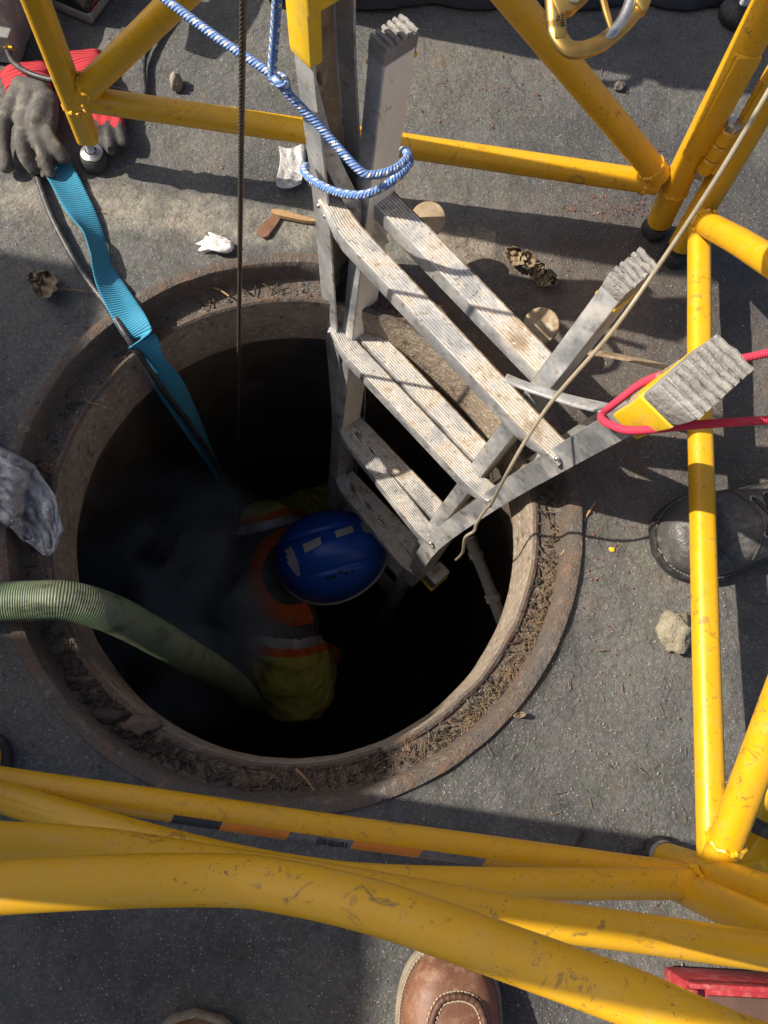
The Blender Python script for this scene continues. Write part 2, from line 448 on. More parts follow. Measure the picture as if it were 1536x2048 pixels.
def m_hose():
    a = Mat('green_ribbed_hose', (.085, .135, .07), .5)
    uv = a.n('ShaderNodeSeparateXYZ'); a.lk(a.tc.outputs['UV'], uv.inputs[0])
    w = a.math('SINE', a.math('MULTIPLY', uv.outputs[0], 2100)); w01 = a.math('MULTIPLY_ADD', w, .5); w01.node.inputs[2].default_value = .5
    a.layer(a.math('MULTIPLY', w01, .3), (.12, .19, .10))
    a.layer(a.ramp(a.noise(9, 5, .65, a.coord(scale=(.6, 1.6, 1.6))), [(.45, 0), (.62, .8)]), (.12, .125, .075))
    a.layer(a.ramp(a.noise(30, 6, .7, a.coord(scale=(.35, 1.2, 1.2))), [(.50, 0), (.62, .85)]), (.035, .045, .028))
    a.layer(a.ramp(a.noise(120, 4, .7), [(.60, 0), (.70, .6)]), (.26, .25, .17))
    a.bump(a.math('MULTIPLY', w01, a.noise(20, 3, .6)), .8, .0018); a.bump(a.noise(16, 4, .6), .5, .008)
    return a.done()
HOSE = m_hose()
STRAP = m_rib('blue_ribbed_webbing', (.035, .27, .42), (.015, .14, .25), 1500, rough=.8, strength=.7, bd=.0015)
GLOVEC = m_simple('grey_latex_coating', (.105, .10, .093), .85, var=.5, scale=22, bump=.7, bscale=260, bd=.0015, dirt=(.24, .215, .165))
GLOVED = m_simple('black_latex_coating', (.045, .044, .043), .7, var=.4, scale=30, bump=.6, bscale=260, bd=.001, dirt=(.12, .11, .10))
KNIT = m_rib('red_knit', (.50, .035, .05), (.28, .015, .02), 1300, rough=.95, strength=.8, bd=.0015)
BROWN = m_simple('brown_leather', (.20, .088, .048), .55, var=.4, scale=26, bump=.5, bscale=90, bd=.002, dirt=(.29, .19, .13))
BROWND = m_simple('dark_brown_leather', (.11, .05, .028), .6, var=.35, scale=40, bump=.4)
CREAM = m_simple('cream_thread', (.52, .43, .30), .85, var=.3)
SOLE = m_simple('tan_sole_edge', (.32, .27, .20), .8, var=.4, scale=45, dirt=(.12, .10, .08))
BLKLEA = m_simple('black_leather', (.075, .072, .068), .46, var=.5, scale=14, bump=.7, bscale=55, bd=.004, dirt=(.19, .18, .165))
DUCT = m_simple('silver_tape_sun_flecks', (.50, .50, .49), .5, .1, var=.7, scale=16, bump=.9, bscale=45, bd=.008, dirt=(.78, .77, .74))  # pale flecks painted in as sunlit patches on the bundle
GOLD = m_simple('yellow_zinc_steel', (.52, .35, .10), .3, .85, var=.35, scale=16, bump=.15, dirt=(.42, .20, .07))
BLUEHEL = m_simple('blue_helmet_shell', (.02, .10, .52), .32, var=.2, scale=14, bump=.05)
REFL = m_simple('silver_reflective', (.62, .62, .62), .45, .2, var=.2, scale=40)
HIVIS = m_simple('hi_vis_yellow_cloth', (.62, .58, .12), .85, var=.3, scale=10, bump=.5, bscale=30, bd=.006)
ORANGE = m_simple('hi_vis_orange_cloth', (.85, .17, .03), .85, var=.2, scale=20)
DARKCL = m_simple('dark_cloth', (.15, .155, .145), .9, var=.4, scale=14, bump=.5, bscale=40, bd=.004)
SKIN = m_simple('skin', (.42, .25, .18), .55, var=.15)
DENIM = m_simple('dark_trousers', (.03, .032, .04), .9, var=.3)
REDBOX = m_simple('red_plastic', (.58, .03, .045), .5, var=.2, scale=30, dirt=(.62, .16, .15))
DARKWOOD = m_simple('dark_brown_board', (.10, .055, .04), .7, var=.3)
PAPER = m_simple('white_paper', (.80, .79, .76), .8, var=.1, bump=.4, bscale=80, bd=.003)
LEAF = m_simple('dry_leaf', (.26, .20, .12), .85, var=.45, scale=60, bump=.6, bscale=100, bd=.002)
WOOD = m_simple('pale_split_wood', (.42, .26, .12), .75, var=.35, scale=60)
STONE = m_simple('stone', (.27, .24, .19), .9, var=.4, scale=70, bump=.7, bscale=120, bd=.003)
STRAW = m_simple('straw_and_twigs', (.27, .19, .105), .85, var=.75, scale=95, dirt=(.07, .045, .03))
MULCH = m_simple('dark_mulch', (.055, .042, .032), .9, var=.6, scale=60)
BRICKC = m_simple('red_brick_crumbs', (.26, .09, .05), .9, var=.5, scale=80)
GRIT = m_simple('pale_grit', (.36, .33, .28), .9, var=.6, scale=80)
BURLAP = m_simple('frayed_hemp', (.36, .32, .23), .95, var=.5, scale=60, bump=1.0, bscale=220, bd=.004)
YSHEET = m_simple('yellow_vinyl_sheet', (.70, .45, .02), .45, var=.25, scale=12, bump=.3, bscale=30, bd=.004)
TARP = m_simple('black_tarpaulin', (.018, .02, .026), .55, var=.4, scale=9, bump=.5, bscale=25, bd=.01)
CASTERGREY = m_simple('shade_caster_grey', (.22, .23, .235), .5, .1, var=.2, scale=5)
TAPEORG = m_simple('orange_reflective_tape', (.78, .25, .02), .5, var=.2, scale=30)
TAPEGREY = m_simple('worn_grey_tape', (.20, .20, .20), .5, var=.5, scale=60, dirt=(.04, .04, .04))
TAPEDARK = m_simple('dark_tape', (.035, .037, .04), .5, var=.3, scale=60)
STICKER = m_simple('orange_sticker', (.80, .16, .03), .5, var=.1, dirt=(.5, .1, .03), scale=90)
STICKTXT = m_simple('black_print', (.02, .015, .015), .6, var=.1)
REDPRINT = m_simple('red_print', (.6, .03, .03), .5, var=.1)
WHITEPRINT = m_simple('white_print', (.6, .6, .6), .5, var=.1)

# ================================================================== SETTING
MC = Vector((-.040, .3255, 0)); MR = .4295               # manhole centre and outer radius
def ground():
    mb = MB(); seg = 420; rings = []
    rr = [MR-.001]; r = MR; st = .0045
    while r < 30:
        r += st; rr.append(r)
        if r > 1.35: st *= 1.35
        elif r > 1.0: st = .008
    n = len(rr); V = []; fs = []
    for i, r in enumerate(rr):
        for k in range(seg):
            a = 2*math.pi*k/seg
            x = MC.x+r*math.cos(a); y = MC.y+r*math.sin(a)
            z = 0
            if r < 3:
                z = .0035*noise.fractal(Vector((x*7, y*7, 1)), 1, 2, 3)+.0016*noise.noise(Vector((x*38, y*38, 5)))
                z -= .004
                if i < 4: z = z*i/4-.001
                if r < MR+.035: z += .003*noise.noise(Vector((x*20, y*20, 9)))
            V.append((x, y, z))
    for i in range(n-1):
        for k in range(seg):
            k2 = (k+1) % seg
            fs.append((i*seg+k, i*seg+k2, (i+1)*seg+k2, (i+1)*seg+k))
    mb.add(V, fs)
    return tag(mb.build('ground', ASPHALT, angle=180), kind='structure', label='worn grey asphalt round the open manhole')
ground()

# cast iron manhole frame: rim, cover seat, throat
frame = empty('manhole', MC, 'rusty round cast iron manhole frame set in the asphalt', 'manhole')
MB().lathe([(.4305, -.03), (.4300, .002), (.4285, .0055), (.421, .0065), (.413, .004), (.409, -.002), (.407, -.024), (.405, -.034)], MC, 320, .0010).build('rim', IRON, frame)
MB().lathe([(.406, -.033), (.399, -.0365), (.385, -.039), (.376, -.0385), (.373, -.034), (.368, -.032), (.364, -.036)], MC, 320, .0016).build('cover_seat', IRON, frame)
MB().lathe([(.3645, -.035), (.3625, -.055), (.3625, -.10), (.360, -.146), (.3615, -.152), (.375, -.156)], MC, 220, .0014).build('throat', THROAT, frame)
# shaft below
tag(MB().lathe([(.374, -.155), (.40, -.158), (.425, -.30), (.465, -.48), (.50, -.62), (.498, -.635), (.55, -.86), (.60, -1.1), (.598, -1.115), (.615, -1.5), (.62, -2.0), (.62, -2.9)], MC, 128, .016).build('shaft_wall', SHAFT), kind='structure', label='dark concrete manhole shaft wall')
mb = MB(); seg = 64; V = [MC+Vector((0, 0, -2.88))]; fs = []
for j in range(1, 9):
    for k in range(seg):
        a = 2*math.pi*k/seg; r = .63*j/8
        V.append(MC+Vector((r*math.cos(a), r*math.sin(a), -2.88+.03*noise.noise(Vector((r*6*math.cos(a), r*6*math.sin(a), 2))))))
for k in range(seg):
    fs.append((0, 1+k, 1+(k+1) % seg))
    for j in range(7):
        b = 1+j*seg; fs.append((b+k, b+(k+1) % seg, b+seg+(k+1) % seg, b+seg+k))
tag(mb.add(V, fs).build('shaft_floor', FLOOR), kind='structure', label='muddy floor of the manhole shaft')

# unseen cabinets added on the left to throw the wide shade over the hole
def shade_caster(x1, y0, y1, h, label):
    xc = x1-.42; yc = (y0+y1)/2; hy = (y1-y0)/2
    caster = empty('added_shade_caster', (xc, yc, 0), label, 'shade_caster')
    MB().box((xc, yc, .06+(h-.06)/2), (.42, 0, 0), (0, hy, 0), (0, 0, (h-.06)/2)).build('body', CASTERGREY, caster, bevel=.01)
    for s in (-1, 1):
        dd = MB().box((x1+.013, yc+s*hy*.49, h/2+.03), (.012, 0, 0), (0, hy*.47, 0), (0, 0, h/2-.08)).build('door', CASTERGREY, caster, bevel=.004)
        MB().box((x1+.035, yc+s*.06, h/2), (.012, 0, 0), (0, .012, 0), (0, 0, .10)).build('handle', STEEL, dd, bevel=.004)
    for sx in (-1, 1):
        for sy in (-1, 1):
            MB().box((xc+sx*.36, yc+sy*(hy-.07), .03), (.04, 0, 0), (0, .04, 0), (0, 0, .03)).build('leg', RUBBER, caster)
TS = math.tan(SUN_EL); TA = math.tan(-SUN_AZ)
shade_caster(.10-1.9/TS, -1.55, .06+1.9/TS*TA, 1.9, 'taller of two unseen grey cabinets added left of the manhole for shade')
shade_caster(-.34-1.45/TS, .08+1.9/TS*TA, .712+1.45/TS*TA, 1.45, 'lower of two unseen grey cabinets added left of the manhole for shade')

# ================================================================== YELLOW GUARD FRAME
BK = ((-.395, .913), (.555, .835)); RT = ((.585, .80), (.466, -.145))
TR = .0165
guard = empty('manhole_guard', (.46, -.16, 0), 'yellow painted tubular steel guard frame standing round the open manhole', 'guard rail')
def sq_tube(mb, pts, r, p=2.0, seg=24, up=None):
    """tube with a superellipse section (p = 2 round, 4 rounded square)"""
    pts = [Vector(q) for q in pts]; n = len(pts); rings = []
    t0 = (pts[1]-pts[0]).normalized(); ref = Vector(up or ((0, 0, 1) if abs(t0.z) < .8 else (0, 1, 0)))
    u = (ref-ref.dot(t0)*t0).normalized()
    for i in range(n):
        t = (pts[min(i+1, n-1)]-pts[max(i-1, 0)]).normalized()
        u = (u-u.dot(t)*t).normalized(); w = t.cross(u); rg = []
        for k in range(seg):
            a = 2*math.pi*(k+.5)/seg; c, s_ = math.cos(a), math.sin(a)
            f = 1/((abs(c)**p+abs(s_)**p)**(1/p))
            rg.append(pts[i]+r*f*(c*u+s_*w))
        rings.append(rg)
    return mb.loft(rings)
def gtube(name, pts, r=TR, p=2.0):
    return sq_tube(MB(), pts, r, p).build(name, PAINT, guard)
def weld(c, axis, r, part, h=.0035, w=.006):
    axis = Vector(axis).normalized(); mb = MB(); m = 40
    ref = Vector((0, 0, 1)) if abs(axis.z) < .8 else Vector((0, 1, 0))
    u = (ref-ref.dot(axis)*axis).normalized(); v = axis.cross(u); pts = []
    for k in range(m+1):
        a = 2*math.pi*k/m
        pts.append(Vector(c)+(r+.001)*(math.cos(a)*u+math.sin(a)*v)+axis*.0015*math.sin(9*a))
    mb.tube(pts, [h*(1+.25*math.sin(k*2.4)) for k in range(m+1)], 8, cap=False)
    return mb.build('weld_bead', PAINT, part)
def foot(c, part_parent, stud=True, r=.022):
    c = Vector(c); c = Vector((c.x, c.y, 0))
    f = MB().lathe([(0, 0), (r*1.05, 0), (r*1.12, .004), (r*1.1, .012), (r*.95, .018), (r*.85, .02), (0, .02)], c, 32).build('rubber_foot', RUBBER, part_parent)
    if stud:
        MB().lathe([(r*.8, .02), (r*.8, .024), (r*.45, .027), (r*.42, .0275)], c, 32).build('washer', STEEL, f)
        pr = []
        for i in range(14): pr += [(.0068, .0275+i*.0022), (.0056, .0286+i*.0022)]
        MB().lathe(pr, c, 20).build('threaded_stud', STEEL, f)
    return f
# back panel
jL = PP(150, 195, *BK); jR = PP(1316, 366, *BK)
legBL = gtube('leg', [Vector((-.389, .913, .055)), Vector((-.387, .9125, .3)), Vector((-.40, .913, 1.0))], .0165, 4.0)
foot((-.392, .912, 0), guard)
legBR = gtube('leg', [Vector((.553, .835, .028)), Vector((.541, .836, .13)), Vector((.517, .838, .40)), Vector((.47, .84, 1.0))], .0205, 2.3)
foot((.554, .835, 0), guard, False, .021)
r1 = gtube('rail', [jL, jL.lerp(jR, .5), jR], .0172, 2.4)
b1 = gtube('brace', [PP(163, 187, *BK), PP(370, -15, *BK), Vector((.41, .847, .945))], .0180, 2.2)
b2 = gtube('brace', [PP(1318, 352, *BK), PP(1010, -20, *BK), Vector((-.36, .91, .915))], .0190, 2.2)
gtube('rail', [Vector((-.40, .913, .985)), Vector((.05, .875, .985)), Vector((.47, .84, .985))], .0165)
weld(jL+(jR-jL).normalized()*.018, jR-jL, .0165, r1); weld(jR-(jR-jL).normalized()*.022, jR-jL, .0165, r1)
weld(PP(178, 172, *BK), PP(370, -15, *BK)-PP(163, 187, *BK), .0165, b1)
weld(PP(1302, 335, *BK), PP(1010, -20, *BK)-PP(1318, 352, *BK), .0175, b2)
weld(Vector((-.388, .913, .122)), (0, 0, 1), .0165, legBL)
weld(Vector((.543, .836, .105)), (0.08, 0, -1), .0195, legBR)
# sleeve plates welded to the hinge legs
def plate(c0, c1, side, wid, part):
    c0 = Vector(c0); c1 = Vector(c1); ax = (c1-c0)/2; sd = Vector(side).normalized()
    nrm = ax.cross(sd).normalized()
    o = MB().box((c0+c1)/2, ax, sd*wid, nrm*.0045).build('sleeve_plate', PAINT, part, bevel=.003)
    for s in (-1,):
        m = 30; pts = [c0.lerp(c1, k/m)+sd*wid*s+nrm*.003 for k in range(m+1)]
        MB().tube(pts, [.0032*(1+.3*math.sin(k*2.2)) for k in range(m+1)], 8).build('weld_bead', PAINT, o)
plate((.531, .817, .20), (.519, .819, .37), (1, .1, 0), .017, legBR)
# right panel
legRB = gtube('leg', [Vector((.583, .786, .03)), Vector((.587, .81, .15)), Vector((.590, .83, .25)), Vector((.596, .87, .42)), Vector((.60, .89, 1.0))], .0195, 2.4)
foot((.584, .784, 0), guard, False, .021)
plate((.578, .805, .18), (.583, .835, .32), (1, .15, 0), .017, legRB)
r2 = gtube('rail', [PP(1398, 452, *RT), PP(1399, 800, *RT), PP(1412, 1300, *RT), PP(1425, 1735, *RT)], .0160, 3.0)
b3 = gtube('brace', [PP(1400, 440, *RT), PP(1480, 484, *RT), Vector((.468, -.13, .93))], .0180, 2.4)
b4 = gtube('brace', [PP(1436, 1725, *RT), PP(1545, 1440, *RT), Vector((.59, .83, .88))], .0185, 2.3)
weld(PP(1412, 447, *RT), PP(1480, 484, *RT)-PP(1400, 440, *RT), .018, b3)
weld(PP(1452, 1684, *RT), PP(1545, 1440, *RT)-PP(1436, 1725, *RT), .0185, b4)
ft = Vector((.462, -.157, 0))
legRF = gtube('leg', [ft+Vector((0, 0, .028)), ft+Vector((0, 0, .3)), ft+Vector((0, 0, 1.0))], .0195, 2.2)
foot(ft, guard, False, .023)
MB().lathe([(.0215, .018), (.0215, .026), (.0205, .029)], ft, 28).build('collar', GREYPL, legRF)
gtube('rail', [Vector((.60, .885, .985)), Vector((.53, .36, .985)), ft+Vector((0, 0, .985))], .0165)
# hinge between the two back legs
hinge = MB()
h0 = Vector((.5435, .8205, .168)); h1 = Vector((.5425, .821, .262))
h0 += Vector((.012, -.006, 0)); h1 += Vector((.012, -.006, 0))
hx = (h1-h0)
hroot = None
for i, (t0, t1) in enumerate(((.06, .34), (.36, .64), (.66, .94))):
    o = MB().tube([h0+hx*t0, h0+hx*(t0+.02), h0+hx*(t1-.02), h0+hx*t1], [.0105, .0125, .0125, .0105], 24).build('hinge_barrel', PAINT, guard)
    hroot = hroot or o
def hexhead(a, b, r, part, name):
    mb = MB(); ax = (b-a).normalized(); ref = Vector((0, 1, 0)); u = (ref-ref.dot(ax)*ax).normalized(); v = ax.cross(u)
    mb.loft([[a+r*(math.cos(k*math.pi/3)*u+math.sin(k*math.pi/3)*v) for k in range(6)], [b+r*(math.cos(k*math.pi/3)*u+math.sin(k*math.pi/3)*v) for k in range(6)]])
    return mb.build(name, STEEL, part, bevel=.001)
hexhead(h0+hx*.945, h0+hx*1.06, .0125, hroot, 'bolt_head'); hexhead(h0-hx*.06, h0+hx*.055, .0115, hroot, 'nut')
MB().box(h0+hx*.5+Vector((.016, -.002, 0)), (.012, 0, 0), (0, .005, 0), hx*.13).build('hinge_leaf', PAINT, guard, bevel=.002)
# front panel
fl = P(-30, 1520, 0); fb = P(1285, 1738, 0)
A = [fl+Vector((0, 0, .12)), P(-60, 1554, .12), P(300, 1606, .12), P(600, 1650, .12), P(960, 1699, .12), P(1395, 1758, .12)]
rA = gtube('rail', smooth_path(A, 4), .0172, 2.2)
Bp = [fl+Vector((0, 0, .125)), P(-60, 1572, .13), P(208, 1655, .17), P(430, 1714, .20), P(600, 1746, .205), P(760, 1762, .20), P(1051, 1768, .175), P(1390, 1767, .15)]
bB = gtube('brace', smooth_path(Bp, 8), .0170)
Cp = [fl+Vector((0, 0, .435)), P(-80, 1682, .42)*1.5-P(200, 1699, .40)*.5, P(-80, 1682, .42), P(200, 1699, .40), P(430, 1733, .39), P(700, 1775, .375), P(1061, 1836, .365), P(1258, 1863, .36), P(1620, 1912, .35), fb+Vector((0, -.006, .345))]
gtube('brace', smooth_path(Cp, 8), .0165)
Dp = [fl+Vector((0, 0, .55)), P(-120, 1781, .54)*1.7-P(200, 1764, .53)*.7, P(-120, 1781, .54), P(200, 1764, .53), P(430, 1760, .525), P(560, 1772, .53), P(768, 1820, .545), P(1061, 1922, .565), P(1258, 1994, .58), P(1640, 2135, .60), fb+Vector((0, -.008, .61))]
gtube('top_rail', smooth_path(Dp, 10), .0166)
legFR = gtube('leg', [fb+Vector((0, 0, .028)), fb+Vector((0, -.004, .3)), fb+Vector((0, -.008, .63))], .0195, 2.2)
foot(fb, guard, False, .023)
weld(P(1388, 1766, .152), Bp[-1]-Bp[-2], .0170, bB); weld(P(1375, 1756, .122), A[-1]-A[-2], .0170, rA)
gtube('corner_shade_post', [fl+Vector((0, 0, .028)), fl+Vector((0, 0, .6)), fl+Vector((0, 0, 1.75))], .031, 2.2)  # post made thick and tall to shade the front tubes
foot(fl, guard, False, .033)
# reflective tape along the camera-far flank of the front rail
def tape(px0, px1, mat, name):
    mb = MB(); rings = []; n = 10
    for i in range(n+1):
        px = px0+(px1-px0)*i/n
        # find rail point at this pixel column
        best = min(smooth_path(A, 40), key=lambda q: abs(project(q)[0]-px))
        t = (A[-1]-A[0]).normalized(); u = Vector((0, 0, 1)); w = t.cross(u).normalized()   # w points away from the hole
        if w.y > 0: w = -w
        rings.append([best+.0181*(math.cos(a)*w+math.sin(a)*u)+t*(.004*(1 if i else 1)*(a)) for a in [R(x) for x in range(-50, 76, 9)]])
    mb.loft(rings, cap=False, closed=False)
    return mb.build(name, mat, rA, angle=180)
def project(p):
    c = ROT.transposed() @ (Vector(p)-Vector((0, 0, CH)))
    return 768+F*c.x/-c.z, 1024-F*c.y/-c.z
for a_, b_, m_, nm in ((345, 440, TAPEDARK, 'dark_tape'), (440, 578, TAPEORG, 'orange_tape'), (578, 705, TAPEGREY, 'grey_tape'), (705, 838, TAPEORG, 'orange_tape'), (838, 960, TAPEGREY, 'grey_tape')):
    tp = tape(a_, b_, m_, nm)
    if a_ == 578:      # row of worn black strokes printed on the grey tape
        for k in range(11):
            px = 640+k*5.4
            best = min(smooth_path(A, 60), key=lambda q: abs(project(q)[0]-px)); t = (A[-1]-A[0]).normalized()
            w = t.cross(Vector((0, 0, 1))).normalized(); w = -w if w.y > 0 else w
            rg = []
            for a in (R(18), R(28), R(38), R(48), R(56)):
                c = best+.0185*(math.cos(a)*w+math.sin(a)*Vector((0, 0, 1)))
                rg.append([c-t*.0008*(1+.5*(k % 2)), c+t*.0008*(1+.5*(k % 3))])
            MB().loft(rg, cap=False, closed=False).build('printed_stroke', STICKTXT, tp)

# another frame's foot, back right corner
of = empty('levelling_post', (.765, 1.325, 0), 'yellow post on a black levelling foot, top right behind the gold hook', 'post')
f2 = MB().lathe([(0, 0), (.034, 0), (.036, .006), (.034, .016), (.026, .024), (.012, .030), (.008, .031)], of.location, 32).build('rubber_foot', RUBBER, of)
pr = []
for i in range(24): pr += [(.0085, .031+i*.0028), (.007, .0324+i*.0028)]
MB().lathe(pr, of.location, 20).build('threaded_stud', STEEL, of)
sq_tube(MB(), [of.location+Vector((0, 0, .095)), of.location+Vector((0, 0, .7))], .0165, 4).build('leg', PAINT, of)

# ================================================================== LADDER
rh = Vector((.665, -.747, 0)).normalized(); dh = Vector((.747, .665, 0)).normalized(); uz = Vector((0, 0, 1))
ladder = empty('ladder', P(740, 1040, -1.6), 'dirty aluminium multi-position ladder standing upside down in the manhole', 'ladder')
OL = [P(598, -110, .53), P(604, 95, .42), P(640, 400, .18), P(660, 655, -.10), P(674, 838, -.38), P(668, 945, -.66), P(664, 985, -.80)]
OR_ = [P(1300, 815, .40), P(1125, 915, .18), P(985, 1000, -.10), P(868, 1085, -.38), P(828, 1143, -.66), P(815, 1165, -.80)]
iL = P(788, 72, .40); iR = P(1265, 545, .40)
iLb = P(716, 655, -.10); iRb = P(972, 925, -.10)
def iline(a, b, z): return a.lerp(b, (a.z-z)/(a.z-b.z))
def channel(path, sgn, name):
    """C channel: front flange faces -d, web on the outer side (sgn*r), open to the rungs"""
    fl, wb_, th = .0170, .064, .0035
    sec = [(fl*sgn, 0), (-fl*sgn, 0), (-fl*sgn, th), ((fl-th)*sgn, th), ((fl-th)*sgn, wb_-th), (-fl*sgn, wb_-th), (-fl*sgn, wb_), (fl*sgn, wb_)]
    rings = [[p+rh*a+dh*b for a, b in sec] for p in path]
    return MB().loft(rings).build(name, [ALU], ladder, angle=30)
def rough_web(path, sgn):
    """mud layer on the inner face of the web"""
    rings = []
    for p in path:
        rings.append([p+rh*(.0132*sgn)+dh*(.0045+.053*k/6) for k in range(7)])
    return MB().loft(rings, cap=False, closed=False).build('rail_web', MUDALU, ladder)
sp = smooth_path
channel(sp(OL, 4), -1, 'outer_rail'); rough_web(sp(OL, 4), -1)
channel(sp(OR_, 4), 1, 'outer_rail'); rough_web(sp(OR_, 4), 1)
def inner_rail(c):
    rings = []
    hw, hd = .0135, .026
    for (z) in [.385, .18, -.1, -.4, -.9, -1.6, -2.85]:
        p = iline(*c, z) if z > -.5 else iline(*c, -.5)+Vector((0, 0, z+.5))
        rings.append([p+rh*(sx*hw)+dh*(sy*hd) for sx, sy in ((-1, -1), (1, -1), (1, 1), (-1, 1))])
    return MB().loft(rings).build('inner_rail', ALU, ladder, bevel=.002)
inner_rail((iL, iLb)); inner_rail((iR, iRb))
def mud_or_sun_face(c, sgn, sdir):
    rings = []
    for z in [.384, .2, 0, -.2, -.4]:
        p = iline(*c, z); rings.append([p+rh*(sgn*.0140)+dh*(-.024+.048*k/5) for k in range(6)])
    MB().loft(rings, cap=False, closed=False).build('rail_face', SUNCREAM if sgn > 0 else MUDALU, ladder)  # left face takes the sun-brightened cream, right face mud
mud_or_sun_face((iL, iLb), 1, 1); mud_or_sun_face((iR, iRb), -1, 1)
# ribbed rubber feet (the ladder stands upside down, so they point up)
def rubber_foot(c, hw, hd, z0, z1, flare, name='rubber_foot'):
    mb = MB(); n = 6
    rings = []
    for z, g in ((z0, 1.0), (z0+.6*(z1-z0), 1.0+flare*.6), (z1, 1.0+flare)):
        rings.append([c+rh*(sx*hw*g)+dh*(sy*hd*g)+uz*(z-c.z) for sx, sy in ((-1, -1), (1, -1), (1, 1), (-1, 1))])
    mb.loft(rings)
    b = mb.build(name, GREYRUB, ladder, bevel=.003)
    for k in range(n):      # tread ribs across the top
        t = -1+2*(k+.5)/n; g = 1+flare
        cc = c+dh*(t*hd*g*.96)+uz*(z1-c.z+.002)
        m2 = MB(); pts = []
        for i in range(7):
            s_ = -1+2*i/6
            pts.append(cc+rh*(s_*hw*g*1.0)+dh*(.0007*random.uniform(-1, 1))+uz*.0012*random.uniform(-1, 1))
        m2.tube(pts, [hd*g/n*.72*random.uniform(.85, 1.1) for _ in pts], 8, flat=1.0)
        m2.build('tread_rib', GREYRUB, b)
    return b
def cap_collar(c, hw, hd, z0, z1, g0=1.05, g1=1.05, mat=YPLAST, name='end_cap'):
    rings = [[c+rh*(sx*hw*g)+dh*(sy*hd*g)+uz*(z-c.z) for sx, sy in ((-1, -1), (1, -1), (1, 1), (-1, 1))] for z, g in ((z0, g0), (z1, g1))]
    return MB().loft(rings).build(name, mat, ladder, bevel=.002)
rubber_foot(iL, .0142, .0272, .372, .402, .04); cap_collar(iL, .0145, .0272, .367, .3735, 1.06, 1.06)
rubber_foot(iR, .0142, .0272, .372, .402, .04); cap_collar(iR, .0145, .0272, .366, .3735, 1.06, 1.06)
# outer caps: yellow boots with big worn rubber feet
cR = OR_[0]+dh*.030; cRt = Vector((cR.x, cR.y, .40))+rh*.022
def boot_cap(c, z0, z1, z2, shift, hw0=.0172, hd0=.034, hw1=.021, hd1=.040):
    def rg(z, hw, hd, s): return [c+rh*(sx*hw)+dh*(sy*hd)+uz*(z-c.z)+s for sx, sy in ((-1, -1), (1, -1), (1, 1), (-1, 1))]
    cp = MB().loft([rg(z0, hw0, hd0, Vector()), rg((z0+z1)/2, hw0*1.02, hd0*1.02, shift*.3), rg(z1, hw1, hd1, shift*.6)]).build('end_cap', YPLAST, ladder, bevel=.003)
    b = MB().loft([rg(z1, hw1*.98, hd1*.98, shift*.6), rg(z2, hw1*1.05, hd1*1.08, shift)]).build('rubber_foot', GREYRUB, ladder, bevel=.005)
    n = 8
    for k in range(n):
        t = -1+2*(k+.5)/n
        m2 = MB(); pts = [c+shift+uz*(z2-c.z+.002)+dh*(t*hd1*1.04+.0008*random.uniform(-1, 1))+rh*(s_/3*hw1*1.06)+uz*.0012*random.uniform(-1, 1) for s_ in range(-3, 4)]
        m2.tube(pts, [hd1*1.08/n*.74*random.uniform(.85, 1.1) for _ in pts], 8)
        m2.build('tread_rib', GREYRUB, b)
boot_cap(OR_[0]+dh*.031-rh*.004, .345, .415, .455, rh*.020, .019, .036, .023, .041)
boot_cap(OL[1]+dh*.031, .468, .52, .55, rh*-.010)
flc = OL[1]+dh*.006-rh*.001
MB().loft([[Vector((flc.x, flc.y, z))+rh*(sx*.0185*g)+dh*(sy*.0095*g)-rh*.06*(z-.42) for sx, sy in ((-1, -1), (1, -1), (1, 1), (-1, 1))] for z, g in ((.405, .96), (.415, 1.0), (.50, 1.02), (.53, 1.0))]).build('cap_tongue', YPLAST, ladder, bevel=.002)
# rungs
def rung_prof(w, h, ridges=8):
    """closed section: grooved tread on top, lips front and back; (depth, height)"""
    pts = [(0, -h), (0, -.003), (.0012, -.0005)]
    n = ridges; x0 = .002; dx = (w-.004)/n
    for k in range(n):
        a = x0+k*dx
        pts += [(a, -.0022), (a+dx*.12, .0), (a+dx*.66, .0), (a+dx*.78, -.0022)]
    pts += [(w-.001, -.0005), (w, -.003), (w, -h), (w-.003, -h), (w-.003, -.006), (.003, -.006), (.003, -h)]
    return pts
def rung(a, b, w, h, name, flare=False, n=22, ridges=8):
    pr = rung_prof(w, h, ridges); rings = []
    for i in range(n+1):
        s = i/n; p = a.lerp(b, s); k = 1.0; sh = Vector()
        if flare:
            e = max(0, 1-min(s, 1-s)/.13); e = e*e*(3-2*e)
            sh = dh*(.011*e)+uz*(-.012*e if s > .5 else .006*e)
            k = 1-.62*e
        rings.append([p+sh+dh*(x*(1-.15*(1-k)))+uz*(y*k) for x, y in pr])
    mb = MB().loft(rings); m = len(pr)
    for i in range(n):
        for k in range(m):
            mb.mi[i*m+k] = 1 if (k < 3 or k > 4*ridges+2) else (2 if (k-3) % 4 == 3 else 0)
    return mb.build(name, [TREAD, ALU, GROOVE], ladder, angle=40)
RZ = (.18, -.10, -.38, -.66)
rungs = []
for i, z in enumerate(RZ):
    a = OL[i+2].copy(); b = OR_[i+1].copy(); a.z = b.z = z
    d_ = (b-a).normalized()
    o = rung(a+d_*.002-dh*.016, b+d_*.004-dh*.016, .036, .026, 'front_rung', True); rungs.append((o, a, b))
    for q, s in ((a, 1), (b, -1)):
        for e in (.0, .017):
            m2 = MB().ball(q+d_*s*(.004+e*.8)-dh*.0052+uz*(-.004-e*.5), .0036, nu=10, nv=6); m2.build('rivet', STEEL, o)
